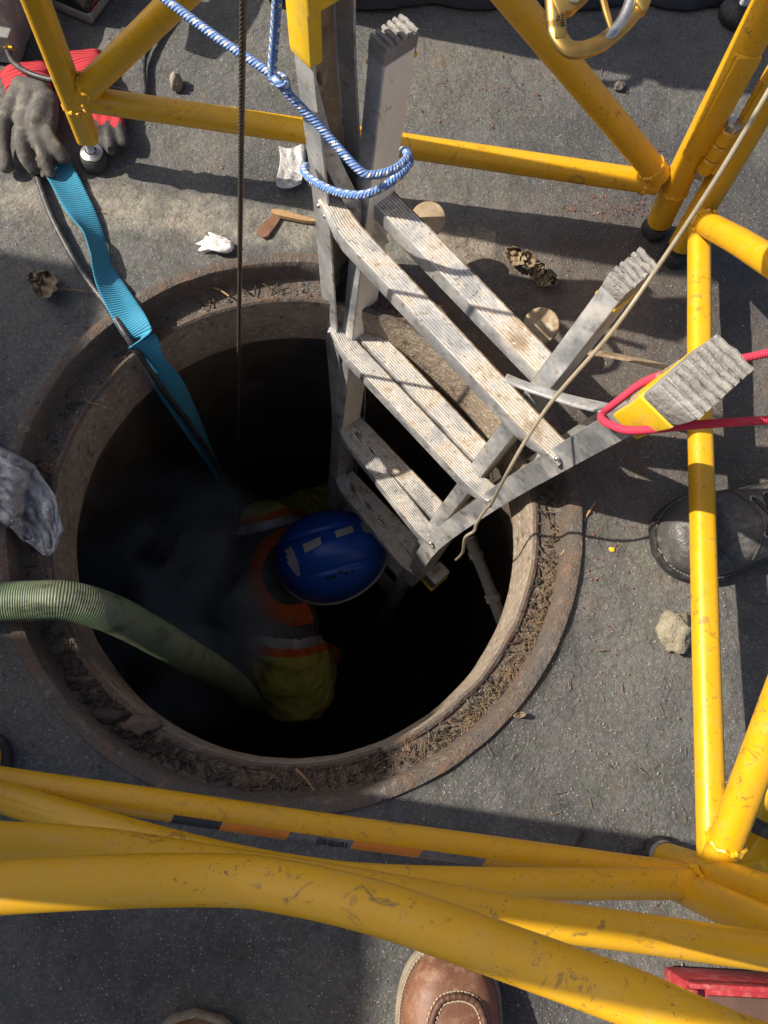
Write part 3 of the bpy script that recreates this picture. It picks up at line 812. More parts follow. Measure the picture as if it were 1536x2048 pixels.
for z in RZ + (-.94, -1.22):
    a = iline(iL, iLb, max(z, -.5)); b = iline(iR, iRb, max(z, -.5)); a.z = b.z = z
    d_ = (b-a).normalized()
    rung(a+d_*.012-dh*.013, b-d_*.012-dh*.013, .040, .026, 'rear_rung', False, 6)
# flat struts, lock discs and back bar
def flat_bar(pts, w, th, mat=ALU, name='strut', wdir=None):
    pts = smooth_path(pts, 5); rings = []
    for i, p in enumerate(pts):
        t = (pts[min(i+1, len(pts)-1)]-pts[max(i-1, 0)]).normalized()
        wd = Vector(wdir) if wdir else uz
        wd = (wd-wd.dot(t)*t).normalized(); nn = t.cross(wd)
        rings.append([p+wd*w*sx+nn*th*sy for sx, sy in ((-1, -1), (1, -1), (1, 1), (-1, 1))])
    return MB().loft(rings).build(name, mat, ladder, bevel=.0008)
flat_bar([P(1010, 755, .20), P(1060, 775, .205), P(1140, 800, .235), P(1215, 818, .275)], .012, .002, wdir=(-.3, -.7, .65))
flat_bar([P(1150, 700, .17), P(1230, 712, .18), P(1335, 735, .20)], .012, .002, MUDALU, wdir=(-.2, -.6, .7))
flat_bar([P(612, 150, .36), P(655, 300, .27), P(715, 420, .17), P(765, 490, .10)], .011, .002, ALU, 'strut', (.75, .3, .5))
for (px, py, z) in ((856, 440, .10), (1082, 652, .08)):
    c = P(px, py, z); nrm = Vector((-.25, -.35, .9)).normalized(); u = nrm.orthogonal().normalized(); v = nrm.cross(u)
    mb = MB(); m = 36
    for s in (0,):
        mb.loft([[c+nrm*h_+rr*(math.cos(2*math.pi*k/m)*u+math.sin(2*math.pi*k/m)*v) for k in range(m)] for h_, rr in ((-.004, .026), (.002, .0275), (.004, .026))])
    mb.build('lock_disc', MUDALU, ladder)
for q in (P(640, 158, .375), P(1256, 826, .345)):
    nrm = -dh
    M = nrm.to_track_quat('Z', 'Y').to_matrix()
    mb = MB(); m = 16; c = q
    rg = [[c+M@Vector((rr*math.cos(2*math.pi*k/m), rr*math.sin(2*math.pi*k/m), hh)) for k in range(m)] for rr, hh in ((.007, -.003), (.0068, .001), (.004, .0022), (.001, .0024))]
    mb.loft(rg).build('rivet', MUDALU, ladder)
# orange sticker on the second front rung
o, a, b = rungs[1]
d_ = (b-a).normalized(); s0 = a+d_*.118+dh*.0085+uz*(-.003); s1 = a+d_*.168+dh*.0085+uz*(-.003)
stk = MB().add([s0, s1, s1-uz*.016, s0-uz*.016], [(0, 1, 2, 3)]).build('orange_sticker', STICKER, o)
for k in range(14):
    for row in (0, 1):
        q = s0.lerp(s1, .14+.76*k/14)-dh*.0006-uz*(.004+.0055*row); e = d_*random.uniform(.0007, .0014)
        MB().add([q-e, q+e, q+e-uz*.0032, q-e-uz*.0032], [(0, 1, 2, 3)]).build('print_mark', STICKTXT, stk)
# deep hinge block with yellow trim at the ladder's lower end
hb = P(872, 1150, -.80)
MB().box(hb, rh*.020, dh*.026, uz*.03).build('hinge_block', ALU, ladder, bevel=.004)
MB().box(hb-dh*.002-uz*.033, rh*.022, dh*.029, uz*.006).build('hinge_trim', YPLAST, ladder, bevel=.002)

# ================================================================== ROPES, CABLES, HOSES
def rope(name, pts, r, mat, label, cat, n=8, seg=12, group=None):
    pp = smooth_path(pts, n)
    o = MB().tube(pp, r, seg).build(name, mat, at=pp[-1], angle=180)
    return tag(o, label, cat, group)
# wire rope: six strands laid round a core
w0 = P(486, 0, .585); w1 = P(473, 1045, -1.42)
wtop = w1+(w0-w1)*((1.62-w1.z)/(w0.z-w1.z))
wire = empty('wire_rope', w1, 'taut brown steel wire rope hanging straight down to the worker', 'wire rope')
wd = (wtop-w1); L = wd.length; wd.normalize(); wu = wd.orthogonal().normalized(); wv = wd.cross(wu)
nt = int(L/.0033)
for sidx in range(6):
    ph = sidx*math.pi/3
    MB().tube([w1+wd*(L*i/nt)+.0021*(math.cos(ph+2*math.pi*i*.0033/.030)*wu+math.sin(ph+2*math.pi*i*.0033/.030)*wv) for i in range(nt+1)], .00135, 6).build('strand', CABLE, wire, angle=180)
# snap link at the rope's end
sl = P(462, 1168, -1.52)
lk = empty('snap_link', sl, 'small bright snap link on the worker\'s back, below the wire rope', 'snap link')
def oval(c, a, b, ra, rb, r, m=28, n=3):
    return [c+ra*math.cos(2*math.pi*k/m)*a+rb*math.sin(2*math.pi*k/m)*b for k in range(m+1)]
ua = Vector((.35, .75, .35)).normalized(); ub = ua.cross(Vector((0, 0, 1))).normalized()
MB().tube(oval(sl, ua, ub, .040, .015, 0), .0036, 8, cap=False).build('link', STEEL, lk)
MB().tube(oval(sl+ua*.045+Vector((0, 0, .03)), ua, Vector((.2, 0, 1)).normalized(), .028, .012, 0), .003, 8, cap=False).build('eye', STEEL, lk)
MB().tube([sl+ua*.06+Vector((0, 0, .04)), w1.lerp(w0, .0)], .0035, 8).build('tail', CABLE, lk)

# blue bungee
bj = P(556, 158, .40)
bg = empty('bungee_cord', P(740, 370, .26), 'blue and white braided bungee cord hooked round the ladder rails', 'bungee cord')
BR_ = .0050
MB().tube(smooth_path([P(300, -25, .42), P(430, 72, .41), P(545, 150, .402), P(575, 185, .395), P(650, 265, .37), P(716, 338, .355), P(745, 350, .352), P(790, 338, .352), P(816, 312, .345), P(806, 300, .32)], 10), BR_, 12).build('long_strand', BUNGEE, bg, angle=180)
MB().tube(smooth_path([P(556, -30, .52), P(551, 50, .47), P(545, 140, .415), P(551, 163, .405), P(566, 166, .400), P(575, 180, .385)], 10), BR_*1.05, 12).build('hanging_strand', BUNGEE, bg, angle=180)
MB().tube(smooth_path([P(812, 300, .315), P(819, 325, .315), P(790, 358, .315), P(735, 388, .305), P(680, 386, .29), P(630, 364, .275), P(608, 343, .262), P(612, 332, .24)], 10), BR_*1.05, 12).build('wrapped_strand', BUNGEE, bg, angle=180)
MB().tube(smooth_path([P(548, 152, .408), P(558, 168, .412), P(572, 172, .408), P(570, 158, .398), P(556, 152, .392), P(550, 164, .39)], 8), BR_*.9, 10).build('knot', BUNGEE, bg, angle=180)
# plastic-coated wire on the right rails
rope('coated_wire', [P(1600, 75, .62), P(1440, 345, .53), P(1325, 520, .45), P(1222, 665, .39), P(1110, 795, .305), P(1055, 875, .255), P(1015, 945, .20), P(984, 1005, .08), P(972, 1018, .05), P(953, 1047, 0.0), P(948, 1062, -.02), P(930, 1076, -.05), P(925, 1105, -.12), P(912, 1120, -.2)], .0024, CLEARCOAT, 'thin clear plastic-coated wire draped down the right ladder rails', 'wire')
# red rope round the right outer rail
rr_ = empty('red_rope', P(1250, 850, .31), 'red braided rope looped round the yellow-capped ladder rail', 'rope')
MB().tube(smooth_path([P(1590, 692, .40), P(1500, 714, .385), P(1400, 730, .37), P(1300, 758, .35), P(1245, 795, .325), P(1212, 822, .32), P(1203, 836, .335), P(1222, 850, .355), P(1270, 861, .375), P(1400, 849, .395), P(1600, 836, .40)], 10), .0046, 12).build('strand', REDROPE, rr_, angle=180)
# green hose
rope('green_hose', [P(-1100, 1330, .028), P(-500, 1240, .028), P(-220, 1215, .030), P(-60, 1208, .036), P(60, 1202, .030), P(140, 1203, .020), P(225, 1228, -.02), P(310, 1272, -.10), P(390, 1320, -.22), P(455, 1358, -.44), P(495, 1392, -.85), P(515, 1412, -1.5), P(520, 1420, -2.2)], .0275, HOSE, 'thick green ribbed hose lying over the left rim into the hole', 'hose', 10, 28)
# black cable beside the blue webbing
rope('black_cable', [P(72, 345, .006), P(98, 420, .006), P(130, 485, .006), P(165, 545, .008), P(210, 605, .012), P(262, 685, .012), P(320, 772, -.09), P(380, 850, -.30), P(430, 925, -.6), P(470, 1000, -1.1)], .0055, BLACKCAB, 'black power cable running beside the blue webbing into the hole', 'cable')
# blue webbing: twisted flat band
def webbing():
    ctr = [(108, 325, .010, 52, 8), (132, 365, .012, 62, 14), (158, 415, .014, 66, 20), (188, 470, .018, 50, 55), (203, 520, .018, 52, 62), (222, 570, .018, 66, 30), (250, 620, .020, 74, 12), (277, 668, .020, 64, -25), (300, 712, -.02, 52, -60), (335, 765, -.10, 52, -20), (372, 828, -.28, 44, 10), (415, 905, -.60, 40, 40), (455, 980, -1.1, 40, 60), (480, 1030, -1.8, 40, 60)]
    C = smooth_path([P(a, b, z) for a, b, z, w, t in ctr], 8)
    W = []; T = []
    for i in range(len(ctr)-1):
        for k in range(8):
            f = k/8; W.append(ctr[i][3]*(1-f)+ctr[i+1][3]*f); T.append(ctr[i][4]*(1-f)+ctr[i+1][4]*f)
    W.append(ctr[-1][3]); T.append(ctr[-1][4])
    mb = MB(); n = len(C); V = []; fs = []; uv = []; L = 0; m = 7; Ls = []
    for i, p in enumerate(C):
        t = (C[min(i+1, n-1)]-C[max(i-1, 0)]).normalized()
        up = Vector((0, 0, 1)) if abs(t.z) < .75 else Vector((-.5, .5, .7))
        s = t.cross(up).normalized(); nn = s.cross(t)
        ang = R(T[i]); sd = math.cos(ang)*s+math.sin(ang)*nn
        if i: L += (p-C[i-1]).length
        Ls.append(L); hw = .024
        nrm = t.cross(sd).normalized()
        for k in range(m):
            q = -1+2*k/(m-1)
            V.append(p+sd*hw*q+nrm*(.004*(1-q*q)+.002*noise.noise(Vector((L*14, q*2, 0)))))
    for i in range(n-1):
        for k in range(m-1):
            fs.append((i*m+k, i*m+k+1, (i+1)*m+k+1, (i+1)*m+k))
            uv.append([(Ls[i], k/m), (Ls[i], (k+1)/m), (Ls[i+1], (k+1)/m), (Ls[i+1], k/m)])
    o = mb.add(V, fs, uv).build('blue_webbing', STRAP, at=P(285, 668, 0), angle=180, solid=.003, sub=1)
    tag(o, 'twisted blue ribbed webbing running from the gloves down into the hole', 'webbing')
webbing()

# gold snap hook hanging top right
def snap_hook():
    c = P(1180, 60, .62)
    r_ = Vector((1, 0, 0)); u_ = (ROT @ Vector((0, 1, 0))); v_ = ROT @ Vector((1, 0, 0)); dd = ROT @ Vector((0, 0, 1))
    # the hook faces the lens as it hangs; local axes of its flat plane
    def q(px, py, o=0.0):
        k = (c-Vector((0, 0, CH))).length/F
        return c+v_*((px-1180)*k)-u_*((py-60)*k)+dd*o
    hk = empty('snap_hook', c, 'gold zinc-plated steel snap hook hanging over the top right', 'snap hook')
    body = [(1128, -110), (1124, -50), (1122, 0), (1124, 40), (1126, 66), (1140, 88), (1160, 94), (1190, 86), (1222, 64), (1248, 40), (1264, 12), (1268, -30), (1262, -80), (1240, -130), (1200, -160), (1150, -155), (1128, -110)]
    rs = [.0052, .0054, .0054, .0052, .0049, .0047, .0046, .0045, .0042, .0038, .0036, .0036, .0036, .004, .0045, .005, .0052]
    pts = smooth_path([q(a, b) for a, b in body], 6); rads = []
    for i in range(len(rs)-1):
        for k in range(6): rads.append(rs[i]+(rs[i+1]-rs[i])*k/6)
    rads.append(rs[-1])
    bo = MB().tube(pts, rads, 18, flat=1.6, up=dd, cap=False).build('hook_body', GOLD, hk, angle=180)
    mb = MB(); fl = [(1112, -60), (1114, 14), (1126, 42), (1150, 34), (1178, 8), (1196, -60)]
    f = [q(a, b, .006) for a, b in fl]; g = [q(a, b, -.006) for a, b in fl]
    mb.loft([g, f]).build('cheek_plate', GOLD, hk, bevel=.002)
    mb = MB().ball(q(1150, 13, .007), .0060, .0060, .0035, Matrix((v_, u_, dd)).transposed(), 18, 8); mb.build('rivet', STEEL, hk)
    MB().tube([q(1176, -90, .001), q(1206, 30, .001), q(1216, 64, .001)], [.003, .0028, .002], 10).build('rear_edge', GOLD, hk)
    g1 = smooth_path([q(1174, 84, 0), q(1206, 76, 0), q(1228, 54, 0), q(1240, 34, 0), q(1250, 8, 0)], 6)
    MB().tube(g1, [.002+.0035*min(1, i/8) for i in range(len(g1))], 12, up=dd).build('nose', STEEL, hk)
    mb = MB(); fl = [(1254, -70), (1252, 22), (1262, 38), (1272, 34), (1280, 10), (1280, -70)]
    mb.loft([[q(a, b, -.004) for a, b in fl], [q(a, b, .007) for a, b in fl]]).build('gate', GOLD, hk, bevel=.002)
    pl = MB(); fl = [(1120, 38), (1138, 36), (1136, 78), (1119, 80)]
    pl.loft([[q(a, b, .0045) for a, b in fl], [q(a, b, .0052) for a, b in fl]]); po = pl.build('stamped_panel', GOLD, hk, bevel=.0004)
    for txt, ox in (('-93', 1121.5), ('S1515', 1129)):
        cu = bpy.data.curves.new('stamp', 'FONT'); cu.body = txt; cu.size = .0042; cu.extrude = .0003; cu.align_x = 'LEFT'
        to = bpy.data.objects.new('stamp_tmp', cu); col.objects.link(to)
        dg = bpy.context.evaluated_depsgraph_get(); me = bpy.data.meshes.new_from_object(to.evaluated_get(dg)); bpy.data.objects.remove(to)
        # letters run down the panel
        M = Matrix((-u_, v_*-1, dd)).transposed().to_4x4(); M = Matrix((-u_, -v_, dd*-1)).transposed().to_4x4() if False else M
        X = -u_; Y = v_; Zd = X.cross(Y)
        if Zd.dot(dd) < 0: Y = v_; X = u_; Zd = X.cross(Y)
        Ys = -v_ if (-u_).cross(-v_).dot(dd) > 0 else v_
        Mx = Matrix((-u_, Ys, (-u_).cross(Ys))).transposed()
        st = q(ox+ (6 if Ys.dot(v_) < 0 else 0), 40, .0056)
        for v in me.vertices: v.co = Mx @ v.co + st - hk.location
        so = bpy.data.objects.new('stamped_text', me); col.objects.link(so); so.parent = po; me.materials.append(STICKTXT)
    # lanyard from the hook's eye upward
    top = q(1195, -158)
    ly = MB().tube(smooth_path([top, top+Vector((.03, .05, .12)), top+Vector((.05, .1, .45)), top+Vector((.06, .12, .9))], 8), .006, 10).build('lanyard', BLACKCAB, hk, angle=180)
snap_hook()

# ================================================================== TEXT HELPER
def text_mesh(txt, size, origin, X, Y, mat, parent, name='lettering', ext=.0002):
    cu = bpy.data.curves.new('t', 'FONT'); cu.body = txt; cu.size = size; cu.extrude = ext
    to = bpy.data.objects.new('t', cu); col.objects.link(to)
    dg = bpy.context.evaluated_depsgraph_get(); me = bpy.data.meshes.new_from_object(to.evaluated_get(dg)); bpy.data.objects.remove(to)
    X = Vector(X).normalized(); Y = Vector(Y).normalized(); M = Matrix((X, Y, X.cross(Y))).transposed()
    off = Vector(origin)-wloc(parent)
    for v in me.vertices: v.co = M @ v.co + off
    o = bpy.data.objects.new(name, me); col.objects.link(o); o.parent = parent; me.materials.clear(); me.materials.append(mat); me.name = name
    return o

# ================================================================== WORK GLOVES
def hand_mesh(name, parent, chains, voxel=.0035, mats=None, it=5, fac=.5, flat=None):
    mb = MB()
    for ch in chains: capsules(mb, [P(a, b, z) for a, b, z, r in ch], [r for a, b, z, r in ch], 12)
    return remeshed(mb, name, mats, parent, voxel, it, fac=fac)
g1 = empty('work_glove', P(70, 230, 0), 'grey latex-coated work glove lying palm up on the blue webbing', 'glove', 'pair of work gloves')
hand_mesh('hand', g1, [
    [(92, 196, .030, .016), (78, 232, .036, .018), (70, 255, .034, .015)],
    [(60, 190, .030, .015), (52, 225, .028, .015), (46, 262, .028, .014)],
    [(34, 190, .022, .016), (22, 220, .022, .015)],
    [(100, 200, .028, .015), (98, 245, .030, .015), (94, 265, .028, .013)],
    [(45, 262, .030, .0125), (42, 285, .038, .0118), (50, 315, .030, .0115), (68, 338, .016, .0112)],
    [(68, 258, .032, .0120), (75, 282, .040, .0105), (88, 315, .032, .0100), (100, 346, .018, .0100)],
    [(92, 262, .030, .0130), (100, 280, .038, .0125), (115, 300, .032, .0128), (127, 316, .024, .0120)],
    [(20, 215, .024, .014), (6, 250, .024, .0135), (4, 290, .020, .013), (12, 332, .014, .0125)],
    [(45, 175, .028, .018), (85, 185, .030, .018)]], mats=GLOVEC)
def cuff(parent, pts, wid, mat, flat=.35):
    """flattened knitted tube"""
    C = smooth_path(pts, 6); mb = MB(); rings = []; L = 0; V = []; fs = []; uv = []; m = 28; Ls = []
    for i, p in enumerate(C):
        t = (C[min(i+1, len(C)-1)]-C[max(i-1, 0)]).normalized(); s = t.cross(uz).normalized(); n_ = s.cross(t)
        if i: L += (p-C[i-1]).length
        Ls.append(L); f = i/(len(C)-1); w = wid[0]+(wid[1]-wid[0])*f
        for k in range(m):
            a = 2*math.pi*k/m
            w2 = w*(1+.06*math.sin(3*a+i))
            V.append(p+s*w2*math.cos(a)+n_*(w*flat*math.sin(a)*(1+.25*noise.noise(Vector((a*1.2, i*.4, 2))))))
    for i in range(len(C)-1):
        for k in range(m):
            k2 = (k+1) % m; fs.append((i*m+k, i*m+k2, (i+1)*m+k2, (i+1)*m+k))
            uv.append([(Ls[i], k/m), (Ls[i], (k+1)/m), (Ls[i+1], (k+1)/m), (Ls[i+1], k/m)])
    return mb.add(V, fs, uv).build('cuff', mat, parent, angle=180)
cuff(g1, [P(60, 182, .020), P(57, 170, .020), P(54, 156, .018), P(52, 143, .013)], (.034, .042), KNIT, .40)
g2 = empty('work_glove', P(200, 220, 0), 'red knit work glove with black fingertips lying under the yellow leg', 'glove', 'pair of work gloves')
h2 = hand_mesh('hand', g2, [
    [(172, 165, .020, .017), (185, 205, .024, .018), (195, 235, .022, .014)],
    [(192, 165, .020, .017), (208, 200, .024, .018), (222, 232, .022, .014)],
    [(205, 175, .018, .014), (228, 205, .020, .014), (236, 230, .020, .012)],
    [(190, 232, .022, .0115), (196, 258, .026, .0105), (204, 288, .016, .0100)],
    [(212, 232, .022, .0115), (217, 262, .024, .0105), (222, 302, .015, .0100)],
    [(232, 230, .020, .0115), (238, 255, .024, .0105), (248, 286, .015, .0105)]], mats=[KNIT, GLOVED])
yb = P(200, 258, .02).y
for p in h2.data.polygons:
    if p.center.y+g2.location.y < yb+.006*math.sin(p.center.x*300): p.material_index = 1
cuff(g2, [P(186, 190, .018), P(176, 165, .018), P(164, 138, .016), P(158, 118, .012)], (.033, .042), KNIT, .40)

# cable with plug from the grey tool box
cb = empty('power_cable', P(15, 90, 0), 'black power cable with plug looping past the red glove', 'cable')
MB().tube(smooth_path([P(12, 92, .03), P(26, 124, .034), P(58, 146, .045), P(100, 159, .050), P(150, 164, .054), P(205, 174, .05), P(255, 186, .018), P(281, 197, .006), P(290, 186, .006), P(287, 140, .006), P(292, 108, .006), P(312, 72, .006), P(350, 20, .006), P(380, -40, .006)], 10), .0048, 10).build('sheath', BLACKCAB, cb, angle=180)
pq = [P(4, 60, .04), P(8, 78, .036), P(11, 92, .031), P(13, 98, .030)]
MB().tube(pq, [.013, .0115, .007, .005], 16).build('plug', BLACKPL, cb)
for k in range(4):
    c = pq[1].lerp(pq[3], .25+k*.2); d_ = (pq[3]-pq[1]).normalized()
    MB().tube([c-d_*.0012, c+d_*.0012], .0118-.0015*k, 16).build('grip_ring', BLACKPL, cb)
c = P(16, 95, .034); d_ = (pq[3]-pq[1]).normalized(); e1 = d_.orthogonal().normalized(); e2 = d_.cross(e1)
zt = MB().tube([c+.0062*(math.cos(a*.5)*e1+math.sin(a*.5)*e2) for a in range(13)], .0014, 8, cap=False).build('cable_tie', YPLAST, cb)
MB().box(P(21, 96, .04), (.003, 0, 0), (0, .002, 0), (0, 0, .0025)).build('tie_head', YPLAST, zt)
# grey tool box, top left corner
gb = empty('tool_box', P(-10, 30, 0), 'grey plastic tool box with a blue window, top left corner', 'tool box')
bc = P(-12, 32, .05)
MB().box(Vector((bc.x-.03, bc.y+.04, .052)), (.075, -.012, 0), (.012, .06, 0), (0, 0, .05)).build('body', GREYPL, gb, bevel=.006)
MB().box(Vector((bc.x-.02, bc.y+.065, .104)), (.05, -.008, 0), (.005, .026, 0), (0, 0, .004)).build('window_bezel', BLACKPL, gb, bevel=.003)
MB().box(Vector((bc.x-.015, bc.y+.066, .1095)), (.04, -.006, 0), (.004, .020, 0), (0, 0, .0015)).build('window', m_simple('blue_glossy_plastic', (.05, .16, .32), .2), gb, bevel=.001)
MB().box(Vector((bc.x+.005, bc.y-.028, .03)), (.03, -.004, 0), (.003, .02, 0), (0, 0, .028)).build('bracket', GREYPL, gb, bevel=.004)
# cordless tool standing on its battery
tb = empty('cordless_tool', P(180, 10, 0), 'black cordless tool standing on its battery, top left of frame', 'power tool')
ba = P(176, 12, 0); a1 = (P(185, 52, 0)-P(128, 28, 0)).normalized(); a2 = Vector((-a1.y, a1.x, 0))
if a2.y < 0: a2 = -a2
bcn = P(185, 50, 0)-a1*.042+a2*.062
def rbox(c, hx_, hy_, z0, z1, taper, mat, name, parent, bev):
    rg = []
    for z, g in ((z0, 1.0), (z1, taper)):
        rg.append([Vector((c.x, c.y, z))+a1*hx_*g*sx+a2*hy_*g*sy for sx, sy in ((-1, -1), (1, -1), (1, 1), (-1, 1))])
    return MB().loft(rg).build(name, mat, parent, bevel=bev)
bt = rbox(bcn, .041, .062, .002, .045, .98, BLACKPL, 'battery', tb, .006)
rbox(bcn, .0425, .063, .0, .020, 1.0, GREYPL, 'battery_skirt', tb, .004)
rbox(bcn, .038, .058, .045, .062, .88, BLACKPL, 'battery_top', tb, .008)
MB().tube(smooth_path([bcn+Vector((0, 0, .06)), bcn+a2*.01+Vector((0, 0, .13)), bcn+a2*.0+Vector((0, 0, .19))], 5), [.022]*4+[.024]*4+[.028]*3, 16).build('handle', BLACKPL, tb)
MB().tube([bcn-a2*.09+Vector((0, 0, .215)), bcn-a2*.03+Vector((0, 0, .215)), bcn+a2*.08+Vector((0, 0, .215))], [.020, .032, .030], 20).build('motor_housing', BLACKPL, tb)
so = bcn+a1*.0412+Vector((0, 0, 0))
text_mesh('XC', .010, so-a2*.028+Vector((.0012, 0, .018)), a2, uz, REDPRINT, bt); text_mesh('5.0', .010, so-a2*.006+Vector((.0012, 0, .018)), a2, uz, WHITEPRINT, bt)
q0 = so-a2*.050+Vector((.001, 0, .017))
for sgn in range(4):
    pa = [q0, q0+a2*.016, q0+a2*.016+uz*.011, q0+uz*.011]; MB().tube([pa[sgn], pa[(sgn+1) % 4]], .0007, 6).build('print_line', REDPRINT, bt)
# black case made tall to throw shade, and tarp at the top edge
ec = empty('shade_case', (-.07, 1.44, 0), 'black case at the top edge behind the ladder, made tall for its shade', 'case')
MB().box((-.05, 1.46, .40), (.105, 0, 0), (0, .19, 0), (0, 0, .395)).build('body', TARP, ec, bevel=.03)
MB().box((-.05, 1.46, .70), (.109, 0, 0), (0, .194, 0), (0, 0, .02)).build('lid_band', BLACKPL, ec, bevel=.006)
MB().tube(smooth_path([Vector((-.11, 1.265, .5)), Vector((-.09, 1.235, .5)), Vector((-.01, 1.235, .5)), Vector((.01, 1.265, .5))], 6), .009, 10).build('handle', RUBBER, ec)
mb = MB(); nx, ny = 90, 14; V = []; fs = []
for j in range(ny+1):
    for i in range(nx+1):
        px = 700+i*11.5
        fr = P(px, 16+6*math.sin(i*.35)+4*noise.noise(Vector((i*.3, 0, 0))), 0)
        y = fr.y+j*.05
        z = .004+.014*abs(noise.noise(Vector((fr.x*9, y*9, 3))))+(.012*math.exp(-(j-1)**2/1.0))
        if j == 0: z = .002
        V.append((fr.x, y, z))
for j in range(ny):
    for i in range(nx):
        b = j*(nx+1)+i; fs.append((b, b+1, b+nx+2, b+nx+1))
tag(mb.add(V, fs).build('tarpaulin', TARP, at=P(1000, 0, 0), angle=180, solid=.004), 'black tarpaulin with a rolled edge along the top of the frame', 'tarpaulin')

# ================================================================== BOOTS
def boot(name, toe, axis, label, upper_mat, sole_mat, group=None, L=.30, W=.057, H=1.0, moc=True, lace_mat=CREAM):
    toe = Vector(toe); ax = Vector(axis).normalized(); sd = Vector((ax.y, -ax.x, 0))
    b = empty(name, Vector((toe.x, toe.y, 0))+ax*L*.5, label, 'boot', group)
    def width(l):
        if l < .30: return W*(max(0, 1-((.30-l)/.30)**2.4))**(1/2.0)
        if l < .62: return W*(1-.17*math.sin((l-.30)/.32*math.pi/2))
        if l < .85: return W*(.83-.02*(l-.62)/.23)
        return W*.81*(max(0, 1-((l-.85)/.15)**2.6))**(1/2.2)
    def height(l): 
        pts = [(0, .034), (.05, .050), (.15, .062), (.28, .066), (.40, .080), (.52, .105), (.62, .125), (1.0, .125)]
        for (a, x), (c, y) in zip(pts, pts[1:]):
            if l <= c: return H*(x+(y-x)*(l-a)/(c-a))
        return H*.125
    rings = []; n = 34
    for i in range(n+1):
        l = .004+.992*i/n; w = max(width(l), .004); h = height(l); c = toe+ax*L*l
        if l < .06: h = .02+(h-.02)*math.sqrt(l/.06)
        if l > .94: h = .02+(h-.02)*math.sqrt((1-l)/.06)
        ring = []; m = 22
        for k in range(m+1):
            t = math.pi*k/m; cs, sn = math.cos(t), math.sin(t); p = 2.5
            f = 1/((abs(cs)**p+abs(sn)**p)**(1/p))
            ring.append(Vector((c.x, c.y, .016))+sd*w*cs*f+uz*((h-.016)*sn*f))
        rings.append(ring)
    up_mb = MB().loft(rings)
    up_o = up_mb.build('upper', upper_mat, b, angle=180, sub=1)
    bvh = BVHTree.FromPolygons([tuple(v) for v in up_mb.v], up_mb.f)
    def on(l, s, lift=0.0):
        o_ = toe+ax*L*l+sd*W*s+uz*1.0
        hit = bvh.ray_cast(o_, Vector((0, 0, -1)))
        p = hit[0] if hit[0] is not None else Vector((o_.x, o_.y, .02))
        return Vector((p.x, p.y, p.z+lift))
    # welted sole
    def outline(g, z): 
        o1 = []; m = 40
        for i in range(m+1):
            l = i/m; o1.append((l, width(l)))
        pts = [toe+ax*(L*(l*(1+.03*g)-.015*g))+sd*(w+.004*g) for l, w in o1]+[toe+ax*(L*(l*(1+.03*g)-.015*g))-sd*(w+.004*g) for l, w in reversed(o1[1:-1])]
        return [Vector((p.x, p.y, z)) for p in pts]
    so_ = MB().loft([outline(.6, 0), outline(1.2, .004), outline(1.25, .018), outline(.9, .021)]).build('sole', sole_mat, b)
    ol = outline(.35, .0225); st = []
    for k in range(0, len(ol)-1):
        for e in range(2):
            q = ol[k].lerp(ol[k+1], e/2); q2 = ol[k].lerp(ol[k+1], e/2+.30); st.append((q, q2))
    sm = MB()
    for q, q2 in st: sm.tube([q, q2], .0007, 5)
    sm.build('welt_stitching', CREAM if moc else GREYPL, so_)
    # ankle shaft
    rg = []
    for z, g in ((.07, 1.02), (.11, 1.0), (.15, .95), (.19, .97), (.195, .93), (.16, .9)):
        c = toe+ax*L*.72+ax*(-.01*(z-.07)/.12); rg.append([Vector((c.x, c.y, z*H))+ax*(.062*g*math.cos(2*math.pi*k/28))+sd*(.044*g*math.sin(2*math.pi*k/28)) for k in range(28)])
    MB().loft(rg, cap=False).build('shaft', upper_mat, b)
    if moc:
        U = [(.62, .58), (.46, .52), (.34, .50), (.24, .46), (.175, .30), (.155, .08), (.155, -.18), (.18, -.42), (.24, -.56), (.34, -.62), (.46, -.60), (.62, -.62)]
        pu = smooth_path([on(l, s, .001) for l, s in U], 8)
        sm_ = MB().tube(pu, [.0042*(1+.12*math.sin(i*1.7)) for i in range(len(pu))], 10).build('moc_seam', BROWND, b, angle=180)
        mb2 = MB()
        for off in (.005, -.005):
            for i in range(1, len(pu)-1):
                if i % 2: continue
                t = (pu[i+1]-pu[i-1]).normalized(); s_ = Vector((t.y, -t.x, 0)).normalized()
                q = pu[i]+s_*off
                hit = bvh.ray_cast(Vector((q.x, q.y, 1)), Vector((0, 0, -1)))
                if hit[0] is not None: q = hit[0]+uz*.0008
                mb2.tube([q-t*.0016, q+t*.0016], .0009, 5)
        mb2.build('seam_stitching', CREAM, sm_)
        for l0, s0, l1, s1, bl in ((.30, .25, .42, .42, .30), (.33, -.05, .42, -.35, .3)):
            pass
        lp = [on(.40, .40, .006), on(.36, .66, .012), on(.30, .80, .018), on(.30, .92, .014), on(.36, 1.0, .012), on(.44, .92, .010)]
        lp = [on(.44, .35, .006), on(.35, .52, .014), on(.285, .72, .022)+uz*.004, on(.29, .88, .02), on(.36, .96, .02), on(.46, .92, .016)]
        MB().tube(smooth_path(lp, 8), .0024, 8).build('lace', lace_mat, b, angle=180)
        for k in range(4):
            l = .44+k*.05
            MB().tube(smooth_path([on(l, -.45, .004), on(l+.015, 0, .006), on(l, .45, .004)], 6), .0024, 8).build('lace', lace_mat, b, angle=180)
    else:
        for l0 in (.17, .20):
            pu = smooth_path([on(l0+.10*(abs(s)/.9)**2, s, .0006) for s in (-.92, -.7, -.4, 0, .4, .7, .92)], 6)
            MB().tube(pu, .0016, 8).build('toe_seam', upper_mat, b, angle=180)
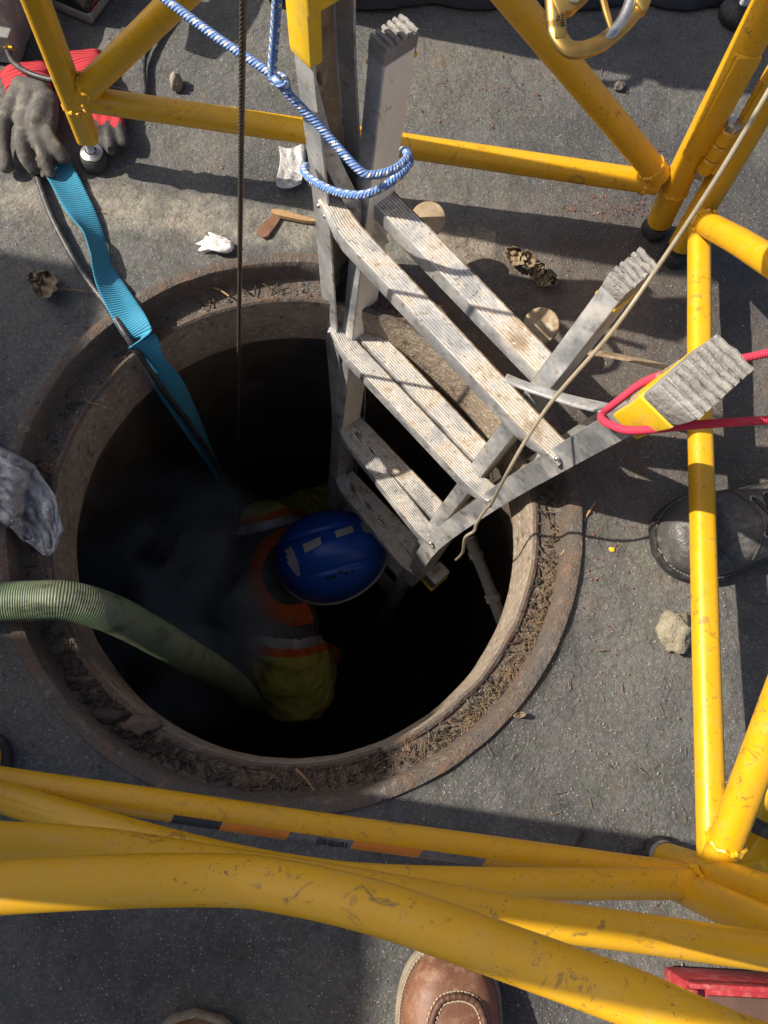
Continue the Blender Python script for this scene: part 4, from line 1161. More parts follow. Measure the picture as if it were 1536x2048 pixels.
        pu = smooth_path([on(.36+.05*math.cos(s*1.6), s, .001) for s in (-.85, -.55, -.2, .2, .55, .85)], 6)
        MB().tube(pu, .0022, 8).build('vamp_seam', upper_mat, b, angle=180)
        for k in range(4):
            l = .42+k*.05
            for s in (-.42, .42):
                c = on(l, s, .001); MB().tube([c+.0042*(math.cos(a*.6283)*sd+math.sin(a*.6283)*ax) for a in range(11)], .0014, 8, cap=False).build('eyelet', STEEL, b)
            MB().tube(smooth_path([on(l, -.42, .003), on(l+.02, 0, .005), on(l+.04, .42, .003)], 6), .0026, 8).build('lace', BLACKCAB, b, angle=180)
            MB().tube(smooth_path([on(l, .42, .003), on(l+.02, 0, .008), on(l+.04, -.42, .003)], 6), .0026, 8).build('lace', BLACKCAB, b, angle=180)
    # trouser leg that the boot carries
    tr = []
    for z, g in ((.175, 1.12), (.20, 1.2), (.28, 1.18), (.36, 1.22), (.42, 1.25)):
        c = toe+ax*L*.74; tr.append([Vector((c.x, c.y, z))+ax*(.064*g*math.cos(2*math.pi*k/28)*(1+.04*math.sin(3*k)))+sd*(.056*g*math.sin(2*math.pi*k/28)) for k in range(28)])
    MB().loft(tr).build('trouser_leg', DENIM, b)
    return b
boot('work_boot', P(903, 1893, .03), (-.03, -1, 0), 'scuffed brown leather moc-toe work boot at the bottom edge', BROWN, SOLE, None, .30, .062, 1.0, True)
boot('work_boot', P(390, 2040, .03), (-.05, -1, 0), 'rounded tip of a brown boot, lower left of the whole brown boot', BROWN, SOLE, None, .30, .062, 1.0, True)
bx_ = (P(1536, 1035, .03)-P(1322, 1088, .03))
boot('work_boot', P(1322, 1092, .03), bx_, 'dusty black leather work boot standing at the right behind the yellow rail', BLKLEA, RUBBER, None, .31, .064, 1.05, False)

# ================================================================== WORKER IN THE SHAFT
def lerp3(a, b, t): return Vector(a).lerp(Vector(b), t)
HZ = -.92
hc = P(662, 1112, HZ)
neck = P(604, 1138, HZ-.14); ch = P(525, 1155, HZ-.30); hip = P(470, 1165, HZ-.72)
sL = P(545, 1062, HZ-.24); sR = P(562, 1280, HZ-.27)
eL = P(640, 1000, HZ-.50); hL = P(790, 1030, HZ-.62)
eR = P(588, 1366, HZ-.42); hR = P(662, 1300, HZ-.74)
worker = empty('person', P(470, 1165, -2.86), 'worker in blue helmet and hi-vis jacket bending forward down in the manhole', 'person')
mb = MB()
capsules(mb, [hip, lerp3(hip, ch, .5), ch], [.15, .165, .155])
capsules(mb, [lerp3(ch, sL, .3), sL], [.135, .105]); capsules(mb, [lerp3(ch, sR, .3), sR], [.14, .115])
capsules(mb, [ch, neck, hc+Vector((0, 0, -.03))], [.10, .062, .06])
capsules(mb, [sL, eL, hL], [.085, .062, .045]); capsules(mb, [sR, lerp3(sR, eR, .6), eR, lerp3(eR, hR, .6), hR], [.115, .135, .130, .070, .045])
for sgn in (1, -1):
    off = Vector((0, .10*sgn, 0)); kn = hip+off+Vector((.10, .02*sgn, -.42)); an = hip+off+Vector((0, .02*sgn, -.82))
    capsules(mb, [hip+off*.8, kn, Vector((an.x, an.y, -2.80)), Vector((an.x+.13, an.y, -2.82))], [.105, .075, .055, .045])
for w_, e_ in ((hL, eL), (hR, eR)):      # hands: palm, four fingers, thumb
    d_ = (w_-e_).normalized(); s_ = d_.cross(uz).normalized(); n_ = s_.cross(d_)
    pm = w_+d_*.06; capsules(mb, [w_, pm], [.036, .038], 10)
    for k in range(4):
        b0 = pm+s_*(-.030+.020*k)+d_*.02; ln = (.055, .065, .062, .048)[k]
        capsules(mb, [b0, b0+d_*ln*.6-n_*.010, b0+d_*ln*.9-n_*.035], [.010, .009, .008], 8)
    capsules(mb, [w_+d_*.03-s_*.03, w_+d_*.06-s_*.055, w_+d_*.09-s_*.05-n_*.02], [.012, .011, .009], 8)
# head with nose, ears and chin below the helmet
fwd = Vector((.95, .12, -.30)).normalized(); hs = fwd.cross(uz).normalized(); hu = hs.cross(fwd)
mb.ball(hc-hu*.05, .095, .078, .115, Matrix((fwd, hs, hu)).transposed())
mb.ball(hc+fwd*.095-hu*.075, .018, .013, .022, Matrix((fwd, hs, hu)).transposed()); mb.ball(hc+fwd*.07-hu*.135, .03)
for s_ in (-1, 1): mb.ball(hc+hs*.08*s_-hu*.06, .018, .01, .03, Matrix((fwd, hs, hu)).transposed())
body = remeshed(mb, 'body', [DARKCL, REFL, ORANGE, HIVIS, SKIN, DENIM], worker, .0065, 14)
nrms = [v.normal.copy() for v in body.data.vertices]
for v, nv_ in zip(body.data.vertices, nrms):      # cloth creases
    q = v.co*13; v.co += nv_*(.012*noise.noise(q)+.007*noise.noise(q*2.3)-.010*abs(noise.noise(q*.8+Vector((3, 1, 2)))))
sax = (sR-sL).normalized(); smid = (sL+sR)/2
wl = worker.location
for p in body.data.polygons:
    c = p.center+wl; s_ = (c-smid).dot(sax); m_ = 0
    if c.z < hip.z-.05: m_ = 5
    elif (c-hc).length < .15 and c.z > neck.z-.01 and (c-neck).length > .07: m_ = 4
    else:
        wv_ = .010*math.sin(c.x*23)
        a_ = abs(s_)+wv_
        if a_ > .158: m_ = 1
        if a_ > .184: m_ = 2
        if a_ > .208: m_ = 3
        if min((c-hL).length, (c-hR).length) < .13 and a_ > .1: m_ = 2
        if min((c-hL).length, (c-hR).length) < .075 or min((c-hL-(hL-eL).normalized()*.08).length, (c-hR-(hR-eR).normalized()*.08).length) < .075: m_ = 0
    p.material_index = m_
for s_ in (-1, 1):
    MB().ball(hc+fwd*.082+hs*.032*s_-hu*.055, .012, nu=10, nv=8).build('eye', WHITEPRINT, body)
MB().tube([hc+fwd*.088-hu*.11+hs*x for x in (-.022, 0, .022)], .004, 6).build('mouth', REDPRINT, body)
# orange collar round the neck
cpts = []
for k in range(25):
    a = R(60+240*k/24)
    cpts.append(Vector((neck.x-.028, neck.y-.012, neck.z-.005))+Vector((math.cos(a)*.108, math.sin(a)*.118, .012*math.cos(a))))
rg = []
for i, p in enumerate(cpts):
    t = (cpts[min(i+1, 24)]-cpts[max(i-1, 0)]).normalized(); out = t.cross(uz).normalized()
    rg.append([p+out*.034-uz*.030, p+out*.014+uz*.002, p-out*.008+uz*.020, p-out*.026+uz*.024])
MB().loft(rg, cap=False, closed=False).build('collar', ORANGE, worker, solid=.006, sub=1)
# helmet: shell, ridge, rim, vents, reflective patches
hX = (P(752, 1085, HZ)-P(575, 1128, HZ)).normalized(); hN = (Vector((0, 0, 1))+Vector((-.10, -.12, 0))).normalized()
hX = (hX-hX.dot(hN)*hN).normalized(); hY = hN.cross(hX); HM = Matrix((hX, hY, hN)).transposed()
helmet = empty('helmet', hc, 'blue climbing-style safety helmet with grey reflective patches on the worker', 'helmet')
mb = MB(); nu, nv = 96, 34; V = []; fs = []
def hshape(a, t):
    ca, sa = math.cos(a), math.sin(a); r = math.sin(t)
    lx = .150 if ca > 0 else .146
    x = lx*r*ca; y = .120*r*sa*(1-.06*ca); z = .155*math.cos(t)**.86 if t < math.pi/2 else 0
    rid = .008*math.exp(-((abs(y)-.050)/.005)**2)*min(1, max(0, (z-.02)/.03))*(1 if abs(x) < .12 else .4)
    crest = .007*math.exp(-(y/.030)**4)*min(1, z/.05)
    side = .006*math.exp(-((z-.045)/.008)**2)*(1 if abs(y) > .05 else 0)
    return Vector((x*(1-side*4), y*(1-side*7), z+crest-rid))
for j in range(nv+1):
    t = .02+(math.pi/2-.02)*j/nv
    for k in range(nu): V.append(hc+HM@hshape(2*math.pi*k/nu, t))
for j in range(nv):
    for k in range(nu):
        k2 = (k+1) % nu; fs.append((j*nu+k, (j+1)*nu+k, (j+1)*nu+k2, j*nu+k2))
fs.append(tuple(range(nu)))
for dz, g in ((-.012, 1.0), (-.030, .985), (-.040, .955)):
    b = len(V)
    for k in range(nu): V.append(hc+HM@(Vector((1, 1, 0))*0+Vector((hshape(2*math.pi*k/nu, math.pi/2).x*g, hshape(2*math.pi*k/nu, math.pi/2).y*g, dz))))
    for k in range(nu):
        k2 = (k+1) % nu; fs.append((b-nu+k, b+k, b+k2, b-nu+k2))
mb.add(V, fs)
shell = mb.build('shell', BLUEHEL, helmet, angle=60, solid=.003)
hb = BVHTree.FromPolygons([tuple(v) for v in mb.v], mb.f)
rim = [hc+HM@Vector((hshape(2*math.pi*k/60, math.pi/2).x*1.02, hshape(2*math.pi*k/60, math.pi/2).y*1.02, -.030)) for k in range(61)]
MB().tube(rim, .0045, 8, cap=False).build('rim_trim', m_simple('grey_trim', (.55, .55, .53), .5), helmet)
def on_helmet(px, py, lift=.0035):
    o_ = Vector((0, 0, CH)); d_ = (P(px, py, -1)-o_).normalized()
    h_ = hb.ray_cast(o_, d_)
    if h_[0] is None: return None
    n_ = h_[1]; n_ = n_ if n_.dot(d_) < 0 else -n_
    return h_[0]+n_*lift
def patch(quad, mat, name, n=5):
    V = []; fs = []
    for j in range(n+1):
        for i in range(n+1):
            u_, v_ = i/n, j/n
            x = (quad[0][0]*(1-u_)+quad[1][0]*u_)*(1-v_)+(quad[3][0]*(1-u_)+quad[2][0]*u_)*v_
            y = (quad[0][1]*(1-u_)+quad[1][1]*u_)*(1-v_)+(quad[3][1]*(1-u_)+quad[2][1]*u_)*v_
            q = on_helmet(x, y)
            if q is None: return
            V.append(q)
    for j in range(n):
        for i in range(n):
            b = j*(n+1)+i; fs.append((b, b+1, b+n+2, b+n+1))
    MB().add(V, fs).build(name, mat, shell, angle=180)
patch([(606, 1090), (641, 1075), (644, 1089), (611, 1106)], REFL, 'reflective_patch')
patch([(669, 1064), (704, 1053), (707, 1066), (673, 1077)], REFL, 'reflective_patch')
for k in range(3):
    y = 1096+k*11; patch([(571+k*2, y+6), (584+k*2, y-3), (599+k*2, y+30), (592+k*2, y+33)], REFL, 'reflective_stripe', 4)
for k in range(4):
    x = 719+k*6; patch([(x, 1046+k*2), (x+4, 1045+k*2), (x+11, 1064+k*2), (x+6, 1065+k*2)], REFL, 'reflective_stripe', 4)
for px, py in ((655, 1155), (668, 1152), (680, 1143), (692, 1146), (704, 1141)):
    patch([(px-4, py-2), (px+4, py-3), (px+4, py+2), (px-4, py+3)], BLACKPL, 'vent', 2)

# ================================================================== SMALL THINGS ON THE GROUND
def lump(name, px, py, r, label, cat, mat, sx=1, sy=1, sz=.7, seed=0, amp=.35, group=None, sub=3):
    c = P(px, py, 0); bm = bmesh.new(); bmesh.ops.create_icosphere(bm, subdivisions=sub, radius=1)
    for v in bm.verts:
        d = 1+amp*noise.noise(v.co*1.7+Vector((seed, seed*2, 3)))+amp*.5*noise.noise(v.co*4+Vector((seed, 7, 3)))
        v.co = Vector((v.co.x*r*sx*d, v.co.y*r*sy*d, max(v.co.z*sz*r*d, -.45*r*sz)+.42*r*sz))
    me = bpy.data.meshes.new(name); bm.to_mesh(me); bm.free(); me.materials.append(mat)
    me.polygons.foreach_set('use_smooth', [sub > 2]*len(me.polygons))
    o = bpy.data.objects.new(name, me); col.objects.link(o); o.location = (c.x, c.y, -.001)
    return tag(o, label, cat, group)
lump('stone', 353, 168, .0135, 'pale beige pebble with white crust, right of the red glove', 'stone', STONE, .8, 1.15, 1.1, 1, .3)
lump('stone', 1238, 174, .0105, 'dark grey angular pebble on the shadow line under the gold hook', 'stone', m_simple('dark_stone', (.13, .115, .10), .9, var=.4, scale=80), 1, 1, .9, 4, .4, None, 2)
lump('hemp_ball', 1345, 1262, .026, 'frayed tan hemp lump beside the right yellow rail', 'fibre lump', BURLAP, .9, 1.15, .75, 9, .45)
lump('paint_flake', 1224, 1099, .0045, 'small yellow paint flake on the asphalt right of the manhole', 'paint flake', YPLAST, 1, .8, .3, 3, .4, None, 2)
def sheet(name, quadfn, n, mat, label, cat, at, solid=.0012, sub=1):
    V = []; fs = []
    for j in range(n+1):
        for i in range(n+1): V.append(quadfn(i/n, j/n))
    for j in range(n):
        for i in range(n):
            b = j*(n+1)+i; fs.append((b, b+1, b+n+2, b+n+1))
    return tag(MB().add(V, fs).build(name, mat, at=at, angle=180, solid=solid, sub=sub), label, cat)
# crumpled white paper
o = lump('paper_scrap', 436, 492, .016, 'crumpled white paper scrap above the manhole rim left of the wire', 'paper', PAPER, 1.35, .75, .7, 21, 1.1)
# dry leaf with stem, left
lf = empty('dry_leaf', P(90, 570, 0), 'curled grey dry leaf with a long stem, shaded ground at left', 'leaf')
def leafmesh(cx, cy, w, h, rot, seed, zamp):
    V = []; fs = []; n = 12
    for j in range(n+1):
        for i in range(n+1):
            a = i/n*2-1; b = j/n*2-1
            sc = (1-b*b)**.5*(.65+.35*abs(math.sin(b*5+seed)))
            x = a*w*sc; y = b*h
            X = cx+x*math.cos(rot)-y*math.sin(rot); Y = cy+x*math.sin(rot)+y*math.cos(rot)
            V.append(P(X, Y, .003+zamp*abs(noise.noise(Vector((a*1.6+seed, b*1.6, 2))))+zamp*.6*a*a))
    for j in range(n):
        for i in range(n):
            b = j*(n+1)+i; fs.append((b, b+1, b+n+2, b+n+1))
    return V, fs
V, fs = leafmesh(88, 568, 30, 28, .3, 1, .02)
MB().add(V, fs).build('blade', LEAF, lf, angle=180, solid=.001)
V, fs = leafmesh(68, 556, 16, 14, 1.2, 4, .014); MB().add(V, fs).build('lobe', LEAF, lf, angle=180, solid=.001)
MB().tube(smooth_path([P(100, 578, .008), P(130, 579, .007), P(171, 583, .004)], 6), [.0022]*7+[.0016]*6, 8).build('stem', STRAW, lf)
lf2 = empty('dry_leaf', P(1050, 525, 0), 'torn tan dry leaf clump between ladder and back rail', 'leaf')
for k, (cx, cy, w, h, r_) in enumerate(((1030, 512, 26, 18, .5), (1055, 520, 22, 16, 1.3), (1085, 555, 24, 18, .4), (1075, 540, 14, 20, .9), (1105, 562, 12, 10, 0))):
    V, fs = leafmesh(cx, cy, w, h, r_, k*3, .018); MB().add(V, fs).build('blade', LEAF, lf2, angle=180, solid=.001)
lf3 = empty('dry_leaf', P(1172, 1438, 0), 'small curled brown leaf beside the lower right rim', 'leaf')
V, fs = leafmesh(1040, 1430, 14, 5, -.15, 2, .008); MB().add(V, fs).build('blade', LEAF, lf3, angle=180, solid=.001); lf3.location = P(1040, 1430, 0)
for c_ in lf3.children:
    d_ = P(1040, 1430, 0)-P(1172, 1438, 0)
    for v in c_.data.vertices: v.co -= d_
# splinter of pale wood
def slab(pts, w, th, mat, name, label, cat, z=.004):
    a, b = P(*pts[0], z), P(*pts[1], z); t = (b-a).normalized(); s = Vector((-t.y, t.x, 0))
    rg = []
    for i in range(9):
        f = i/8; ww = w*(.75+.25*math.sin(f*3+1))*(1 if 0 < i < 8 else .6)
        c = a.lerp(b, f)+uz*.001*math.sin(f*7); rg.append([c-s*ww-uz*th, c+s*ww-uz*th, c+s*ww*.9+uz*th, c-s*ww*.85+uz*th])
    return tag(MB().loft(rg).build(name, mat, at=(a+b)/2), label, cat)
slab(((543, 424), (630, 443)), .0065, .003, WOOD, 'wood_splinter', 'pale wooden splinter lying beside the left ladder rail', 'splinter')
slab(((520, 472), (560, 425)), .012, .0008, m_simple('rust_flake', (.20, .10, .06), .9, var=.4, scale=60), 'rust_flake', 'flat rusty brown flake under the pale wooden splinter', 'flake', .002)
tag(MB().tube(smooth_path([P(1166, 1665, .004), P(1156, 1682, .005), P(1148, 1698, .004)], 5), [.0025]*6+[.0018]*5, 8).build('twig', MULCH, at=P(1158, 1682, 0)), 'short dark twig in the shadow band at lower right', 'twig')
def ts(u, v): return P(556+u*52+4*math.sin(v*5), 290+v*82+6*math.sin(u*4), .004+.010*abs(noise.noise(Vector((u*3, v*3, 6))))+.006*(v > .9))
sheet('tape_scrap', ts, 10, DUCT, 'wrinkled silver tape scrap left of the ladder', 'tape scrap', P(580, 330, 0), .0008)
# silver taped rag over the left rim
def rg_(u, v):
    cx = [(-60, 950), (20, 975), (62, 1020), (88, 1070), (99, 1112)]; hw = [75, 66, 56, 40, 6]
    f = u*4; i = min(int(f), 3); f -= i
    x = cx[i][0]*(1-f)+cx[i+1][0]*f; y = cx[i][1]*(1-f)+cx[i+1][1]*f; w = hw[i]*(1-f)+hw[i+1]*f
    dx, dy = cx[i+1][0]-cx[i][0], cx[i+1][1]-cx[i][1]; l = math.hypot(dx, dy); nx_, ny_ = -dy/l, dx/l
    b = v*2-1; px = x+nx_*w*b; py = y+ny_*w*b
    g = P(px, py, 0); r = (g-MC).length
    base = .010 if r > .405 else (-.024 if r < .39 else .010-.034*(.405-r)/.015)
    base += .006
    fold = .017*abs(noise.noise(Vector((u*4.5, v*5, 8))))+.012*abs(noise.noise(Vector((u*11, v*9, 1))))+.010*abs(math.sin(b*5+u*2))*(1-u*.6)+.005*noise.noise(Vector((u*12, v*12, 3)))
    return P(px, py, base+fold)
sheet('taped_rag', rg_, 40, DUCT, 'crumpled silver duct tape bundle hanging over the left rim', 'tape bundle', P(40, 1000, 0), .002, 0)

# red box bottom right
REDBOX = m_simple('faded_red_plastic', (.40, .03, .04), .6, var=.3, scale=30, dirt=(.45, .16, .14))
rb = empty('red_box', P(1480, 2010, 0), 'red plastic box with a dark tray, bottom right corner', 'box')
b0 = P(1372, 1962, .07); bxv = (P(1560, 1972, .07)-P(1372, 1962, .07)); byv = Vector((bxv.y, -bxv.x, 0)).normalized()*.16
bxn = bxv.normalized()
cc = b0+bxn*.13+byv*.5; cc.z = .035
MB().box(cc, bxn*.13, byv*.5, uz*.033).build('tray', REDBOX, rb, bevel=.006)
MB().box(cc+uz*.0345+bxn*.012+byv*.03, bxn*.115, byv*.44, uz*.002).build('tray_floor', DARKWOOD, rb, bevel=.001)
for (o_, h_) in ((-byv*.485, bxn*.13), (byv*.485, bxn*.13)):
    MB().box(cc+o_+uz*.039, h_, byv*.02, uz*.008).build('lip', REDBOX, rb, bevel=.002)
for o_ in (-1, 1): MB().box(cc+bxn*.125*o_+uz*.039, bxn*.005, byv*.462, uz*.008).build('lip', REDBOX, rb, bevel=.002)
# yellow vinyl sheet behind the right corner
def ys(u, v):
    px = 1455+u*190; py = 1560+v*330-60*u*(1-v)+(70*(1-u) if v < .5 else 0)*(1-v)
    return P(px, py, .012+.05*u+.035*abs(noise.noise(Vector((u*3, v*4, 5))))+.02*abs(math.sin(v*7+u*3)))
sheet('vinyl_sheet', ys, 22, YSHEET, 'crumpled yellow vinyl sheet behind the lower right corner post', 'vinyl sheet', P(1520, 1720, 0), .0015)
sb = empty('black_strap', P(1490, 1840, 0), 'narrow black and silver strap under the lower right yellow corner', 'strap')
MB().tube([P(1440, 1806, .02), P(1500, 1850, .03), P(1580, 1910, .04)], .006, 10, flat=.4).build('band', BLACKPL, sb)
MB().tube([P(1446, 1817, .024), P(1500, 1857, .034), P(1570, 1912, .044)], .0022, 8).build('edge_wire', STEEL, sb)
rope('black_hose', [P(1490, 1640, .10), P(1530, 1660, .11), P(1600, 1690, .12)], .010, BLACKCAB, 'short black hose lying on the yellow vinyl sheet', 'hose')

# fittings inside the shaft
pp_ = empty('shaft_pipe', P(985, 1225, -.9), 'wet black pipe on the right wall of the shaft', 'pipe')
MB().tube([P(938, 1075, -.28), P(965, 1140, -.32), P(1000, 1235, -.36), P(1010, 1262, -.37)], .011, 16).build('pipe', m_simple('wet_black_pipe', (.02, .02, .02), .15, var=.2), pp_)
for px, py, z in ((952, 1108, -.305), (985, 1195, -.345)):
    c = P(px, py, z); d_ = (P(1000, 1235, -.36)-P(938, 1075, -.28)).normalized(); MB().tube([c-d_*.006, c+d_*.006], .0145, 16).build('coupling', BLACKPL, pp_)
st = empty('step_iron', P(290, 1100, -1.0), 'rusty step iron bracket on the left shaft wall', 'step iron')
RUST = m_simple('dark_rust', (.12, .06, .045), .9, var=.5, scale=30)
spts = [P(240, 1075, -.95), P(300, 1050, -.95), P(345, 1120, -.95), P(330, 1165, -.95), P(280, 1185, -.95), P(262, 1130, -.95)]
MB().tube(spts[:3]+[spts[3]], .016, 10).build('bar', RUST, st); MB().tube([spts[0], spts[5], spts[4], spts[3]], .014, 10).build('bar', RUST, st)
st2 = empty('step_iron', P(380, 1400, -1.5), 'rusty lower step iron near the shaft floor', 'step iron')
MB().tube([P(310, 1330, -1.4), P(350, 1370, -1.4), P(385, 1440, -1.4)], .03, 10).build('bar', RUST, st2); MB().tube([P(350, 1350, -1.4), P(410, 1335, -1.4), P(470, 1360, -1.4)], .022, 10).build('bar', RUST, st2)

# ================================================================== LOOSE LITTER
def octa(mb, c, r, sq=1.0, mi=0):
    a = random.uniform(0, 6.28); e = Vector((math.cos(a), math.sin(a), 0))*r; f = Vector((-math.sin(a), math.cos(a), 0))*r*random.uniform(.6, 1); g = uz*r*sq*random.uniform(.5, .9)
    mb.add([c+e, c+f, c-e, c-f, c+g, c-g*.5], [(0, 1, 4), (1, 2, 4), (2, 3, 4), (3, 0, 4), (1, 0, 5), (2, 1, 5), (3, 2, 5), (0, 3, 5)], mi=mi)
def stick(mb, c, ang, l, w, tilt=0.0):
    d_ = Vector((math.cos(ang)*math.cos(tilt), math.sin(ang)*math.cos(tilt), math.sin(tilt)))*l/2; s_ = Vector((-math.sin(ang), math.cos(ang), 0))*w; u_ = uz*w*.8
    b_ = Vector((random.uniform(-1, 1), random.uniform(-1, 1), 0))*l*.06
    mb.loft([[c-d_-s_*.6, c-d_-u_*.6, c-d_+s_*.6, c-d_+u_*.6], [c+b_-s_, c+b_-u_, c+b_+s_, c+b_+u_], [c+d_-s_*.5, c+d_-u_*.5, c+d_+s_*.5, c+d_+u_*.5]])
def inside(p): return (Vector((p.x, p.y, 0))-MC).length < MR+.003
rnd = random.Random(11)
mb = MB()
def polar(a, r, z): return MC+Vector((r*math.cos(a), r*math.sin(a), z))
for k in range(430):
    a = R(rnd.gauss(-32, 16)); r = rnd.gauss(.396, .006)
    if not .374 < r < .404: continue
    stick(mb, polar(a, r, -.033+abs(rnd.gauss(0, .004))), a+math.pi/2+rnd.gauss(0, .9), rnd.uniform(.004, .020), rnd.uniform(.0003, .0008), rnd.gauss(0, .15))
for k in range(150):
    a = R(rnd.gauss(-85, 12)); r = rnd.uniform(.375, .403)
    stick(mb, polar(a, r, -.035+abs(rnd.gauss(0, .003))), rnd.uniform(0, 6.28), rnd.uniform(.006, .022), rnd.uniform(.0004, .001), rnd.gauss(0, .15))
for k in range(160):
    a = R(rnd.uniform(-180, 180)); r = rnd.uniform(.374, .404)
    stick(mb, polar(a, r, -.0355+abs(rnd.gauss(0, .002))), rnd.uniform(0, 6.28), rnd.uniform(.005, .018), rnd.uniform(.0004, .0009), rnd.gauss(0, .1))
o = mb.build('straw_litter', STRAW, at=polar(R(-32), .39, -.035), smooth=False); tag(o, 'dry straw and twig litter lying in the manhole seat', 'litter', kind='stuff')
mb = MB()
for k in range(900):
    if k < 350: a = R(rnd.gauss(-128, 13)); r = rnd.gauss(.391, .009)
    elif k < 620: a = R(rnd.gauss(-40, 26)); r = rnd.gauss(.393, .009)
    else: a = R(rnd.uniform(-180, 180)); r = rnd.uniform(.373, .404)
    if not .372 < r < .405: continue
    c = polar(a, r, -.036+abs(rnd.gauss(0, .003)))
    if rnd.random() < .5: octa(mb, c, rnd.uniform(.001, .0042), .6)
    else: stick(mb, c, rnd.uniform(0, 6.28), rnd.uniform(.006, .03), rnd.uniform(.0007, .0022), rnd.gauss(0, .2))
o = mb.build('mulch_litter', MULCH, at=polar(R(-128), .39, -.035), smooth=False); tag(o, 'dark mulch and dirt crumbs in the manhole seat', 'litter', kind='stuff')
mb = MB()
cl = [(1180, 430, 70, 30, 260), (1250, 420, 60, 40, 160), (950, 485, 40, 20, 90), (1030, 600, 80, 40, 160), (1130, 560, 60, 60, 120), (1200, 640, 70, 50, 130), (1230, 890, 60, 30, 220), (1150, 930, 50, 60, 130), (1000, 200, 60, 30, 160), (1160, 190, 50, 40, 140), (880, 170, 40, 40, 50), (1080, 130, 90, 50, 90), (1190, 1180, 60, 60, 90), (1180, 1000, 60, 60, 90), (600, 600, 60, 12, 50), (1480, 330, 60, 60, 60)]
for cx, cy, sx, sy, n in cl:
    for k in range(n):
        p = P(rnd.gauss(cx, sx), rnd.gauss(cy, sy), 0)
        if inside(p): continue
        octa(mb, p+uz*-.001, .0005+abs(rnd.gauss(0, .0008)), .8)
o = mb.build('brick_crumbs', BRICKC, at=P(1180, 430, 0), smooth=False); tag(o, 'red brick crumbs scattered on the asphalt', 'crumbs', kind='stuff')
mb = MB()
for k in range(3200):
    p = P(rnd.uniform(-40, 1580), rnd.uniform(-40, 2080), 0)
    if inside(p): continue
    octa(mb, p+uz*-.0015, .0006+abs(rnd.gauss(0, .0007)), .8)
o = mb.build('pale_grit', GRIT, at=P(768, 1800, 0), smooth=False); tag(o, 'pale sand grains scattered on the asphalt', 'grit', kind='stuff')
mb = MB()
for k in range(230):
    px = rnd.uniform(500, 1536) if k < 150 else rnd.uniform(0, 1536); py = rnd.uniform(60, 1850)
    p = P(px, py, 0)
    if inside(p): continue
    stick(mb, p+uz*.0005, rnd.uniform(0, 6.28), rnd.uniform(.004, .022), rnd.uniform(.0003, .0011))
o = mb.build('straw_bits', STRAW, at=P(1200, 1300, 0), smooth=False); tag(o, 'short straw bits scattered over the asphalt', 'straw', kind='stuff')
mb = MB()
for k in range(1500):
    a = R(rnd.uniform(-180, 180)); r = rnd.uniform(.372, .405); octa(mb, polar(a, r, -.0365), .0005+abs(rnd.gauss(0, .0007)), .8)
o = mb.build('seat_grit', GRIT, at=polar(R(100), .39, -.035), smooth=False); tag(o, 'pale grit lying in the manhole seat', 'grit', kind='stuff')
# larger pieces one can pick out
def bigstick(p0, p1, r, mat, name, label, cat):
    a, b = Vector(p0), Vector(p1); m = a.lerp(b, .5)+Vector((.001, .001, .002))
    tag(MB().tube(smooth_path([a, m, b], 4), [r]*4+[r*.8]*5, 7).build(name, mat, at=m), label, cat)
bigstick(P(1085, 1275, -.028), P(1032, 1362, -.030), .0016, WOOD, 'straw_stalk', 'longest yellow straw stalk in the seat at lower right', 'straw')
bigstick(P(1190, 1005, .002), P(1122, 1110, -.02), .0014, WOOD, 'straw_stalk', 'yellow straw stalk leaning over the right rim below the ladder', 'straw')
bigstick(P(176, 805, -.03), P(215, 818, -.03), .0018, STRAW, 'twig', 'grey twig in the seat at upper left near the webbing', 'twig')
bigstick(P(418, 572, -.030), P(458, 592, -.028), .0020, WOOD, 'twig', 'pale twig on the upper seat left of the wire rope', 'twig')
bigstick(P(592, 1538, -.030), P(628, 1580, -.030), .0014, WOOD, 'twig', 'thin pale twig in the seat at the bottom', 'twig')
lump('bark_chip', 205, 1430, .020, 'dark curled bark chip in the lower left seat, leftmost of two', 'bark', MULCH, 1.5, .5, .3, 5, .5); bpy.data.objects['bark_chip'].location.z = -.034
o = lump('bark_chip', 272, 1448, .020, 'brown flat bark chip in the lower left seat, rightmost of two', 'bark', m_simple('brown_bark', (.12, .085, .065), .9, var=.4, scale=60), 1.2, .7, .3, 8, .5); o.location.z = -.034

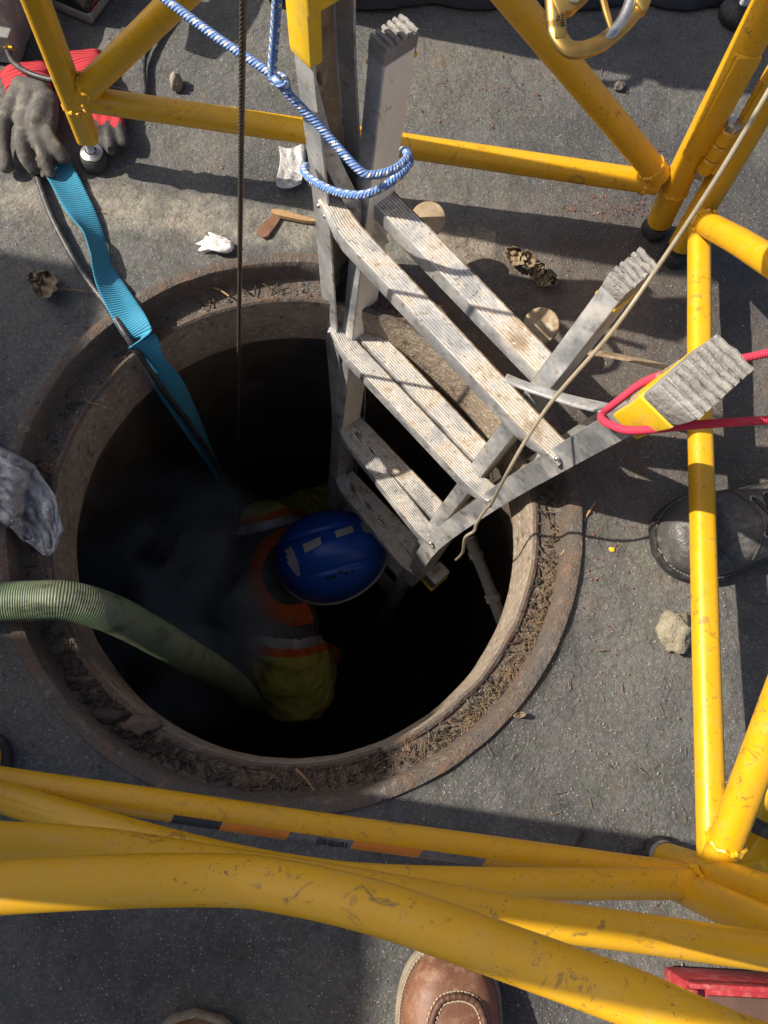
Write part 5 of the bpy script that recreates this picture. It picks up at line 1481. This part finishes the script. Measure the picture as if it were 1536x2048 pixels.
# ================================================================== STEAM IN THE SHAFT
def steam():
    m = bpy.data.materials.new('steam'); m.use_nodes = True; t = m.node_tree
    for n_ in list(t.nodes):
        if n_.type == 'BSDF_PRINCIPLED': t.nodes.remove(n_)
    out = [n_ for n_ in t.nodes if n_.type == 'OUTPUT_MATERIAL'][0]
    v = t.nodes.new('ShaderNodeVolumePrincipled'); v.inputs['Color'].default_value = (.97, .95, .88, 1); v.inputs['Anisotropy'].default_value = .2
    tc = t.nodes.new('ShaderNodeTexCoord'); nz = t.nodes.new('ShaderNodeTexNoise'); nz.inputs['Scale'].default_value = 4.2; nz.inputs['Detail'].default_value = 3; nz.inputs['Distortion'].default_value = 1.2
    rp = t.nodes.new('ShaderNodeValToRGB'); rp.color_ramp.elements[0].position = .46; rp.color_ramp.elements[1].position = .72
    mu = t.nodes.new('ShaderNodeMath'); mu.operation = 'MULTIPLY'; mu.inputs[1].default_value = 125.0
    t.links.new(tc.outputs['Object'], nz.inputs['Vector']); t.links.new(nz.outputs[0], rp.inputs[0]); t.links.new(rp.outputs[0], mu.inputs[0])
    mp = t.nodes.new('ShaderNodeMapping'); mp.inputs['Scale'].default_value = (1/.30, 1/.32, 1/.28)
    gr = t.nodes.new('ShaderNodeTexGradient'); gr.gradient_type = 'QUADRATIC_SPHERE'
    m3 = t.nodes.new('ShaderNodeMath'); m3.operation = 'MULTIPLY'
    t.links.new(tc.outputs['Object'], mp.inputs[0]); t.links.new(mp.outputs[0], gr.inputs[0]); t.links.new(gr.outputs[1], m3.inputs[0]); t.links.new(mu.outputs[0], m3.inputs[1])
    t.links.new(m3.outputs[0], v.inputs['Density']); t.links.new(v.outputs[0], out.inputs['Volume'])
    for c, sz_, lab in ((P(330, 1200, -.48), 1.0, 'thin grey steam drifting across the left of the shaft'),):
        steam_blob(m, c, sz_, lab)
    return
def steam_blob(m, c, g, lab):
    o = MB().ball((0, 0, 0), .30, .32, .28, nu=24, nv=14).build('steam', m); o.location = c; o.scale = (g, g, g)
    tag(o, lab, 'steam', kind='stuff')
steam()
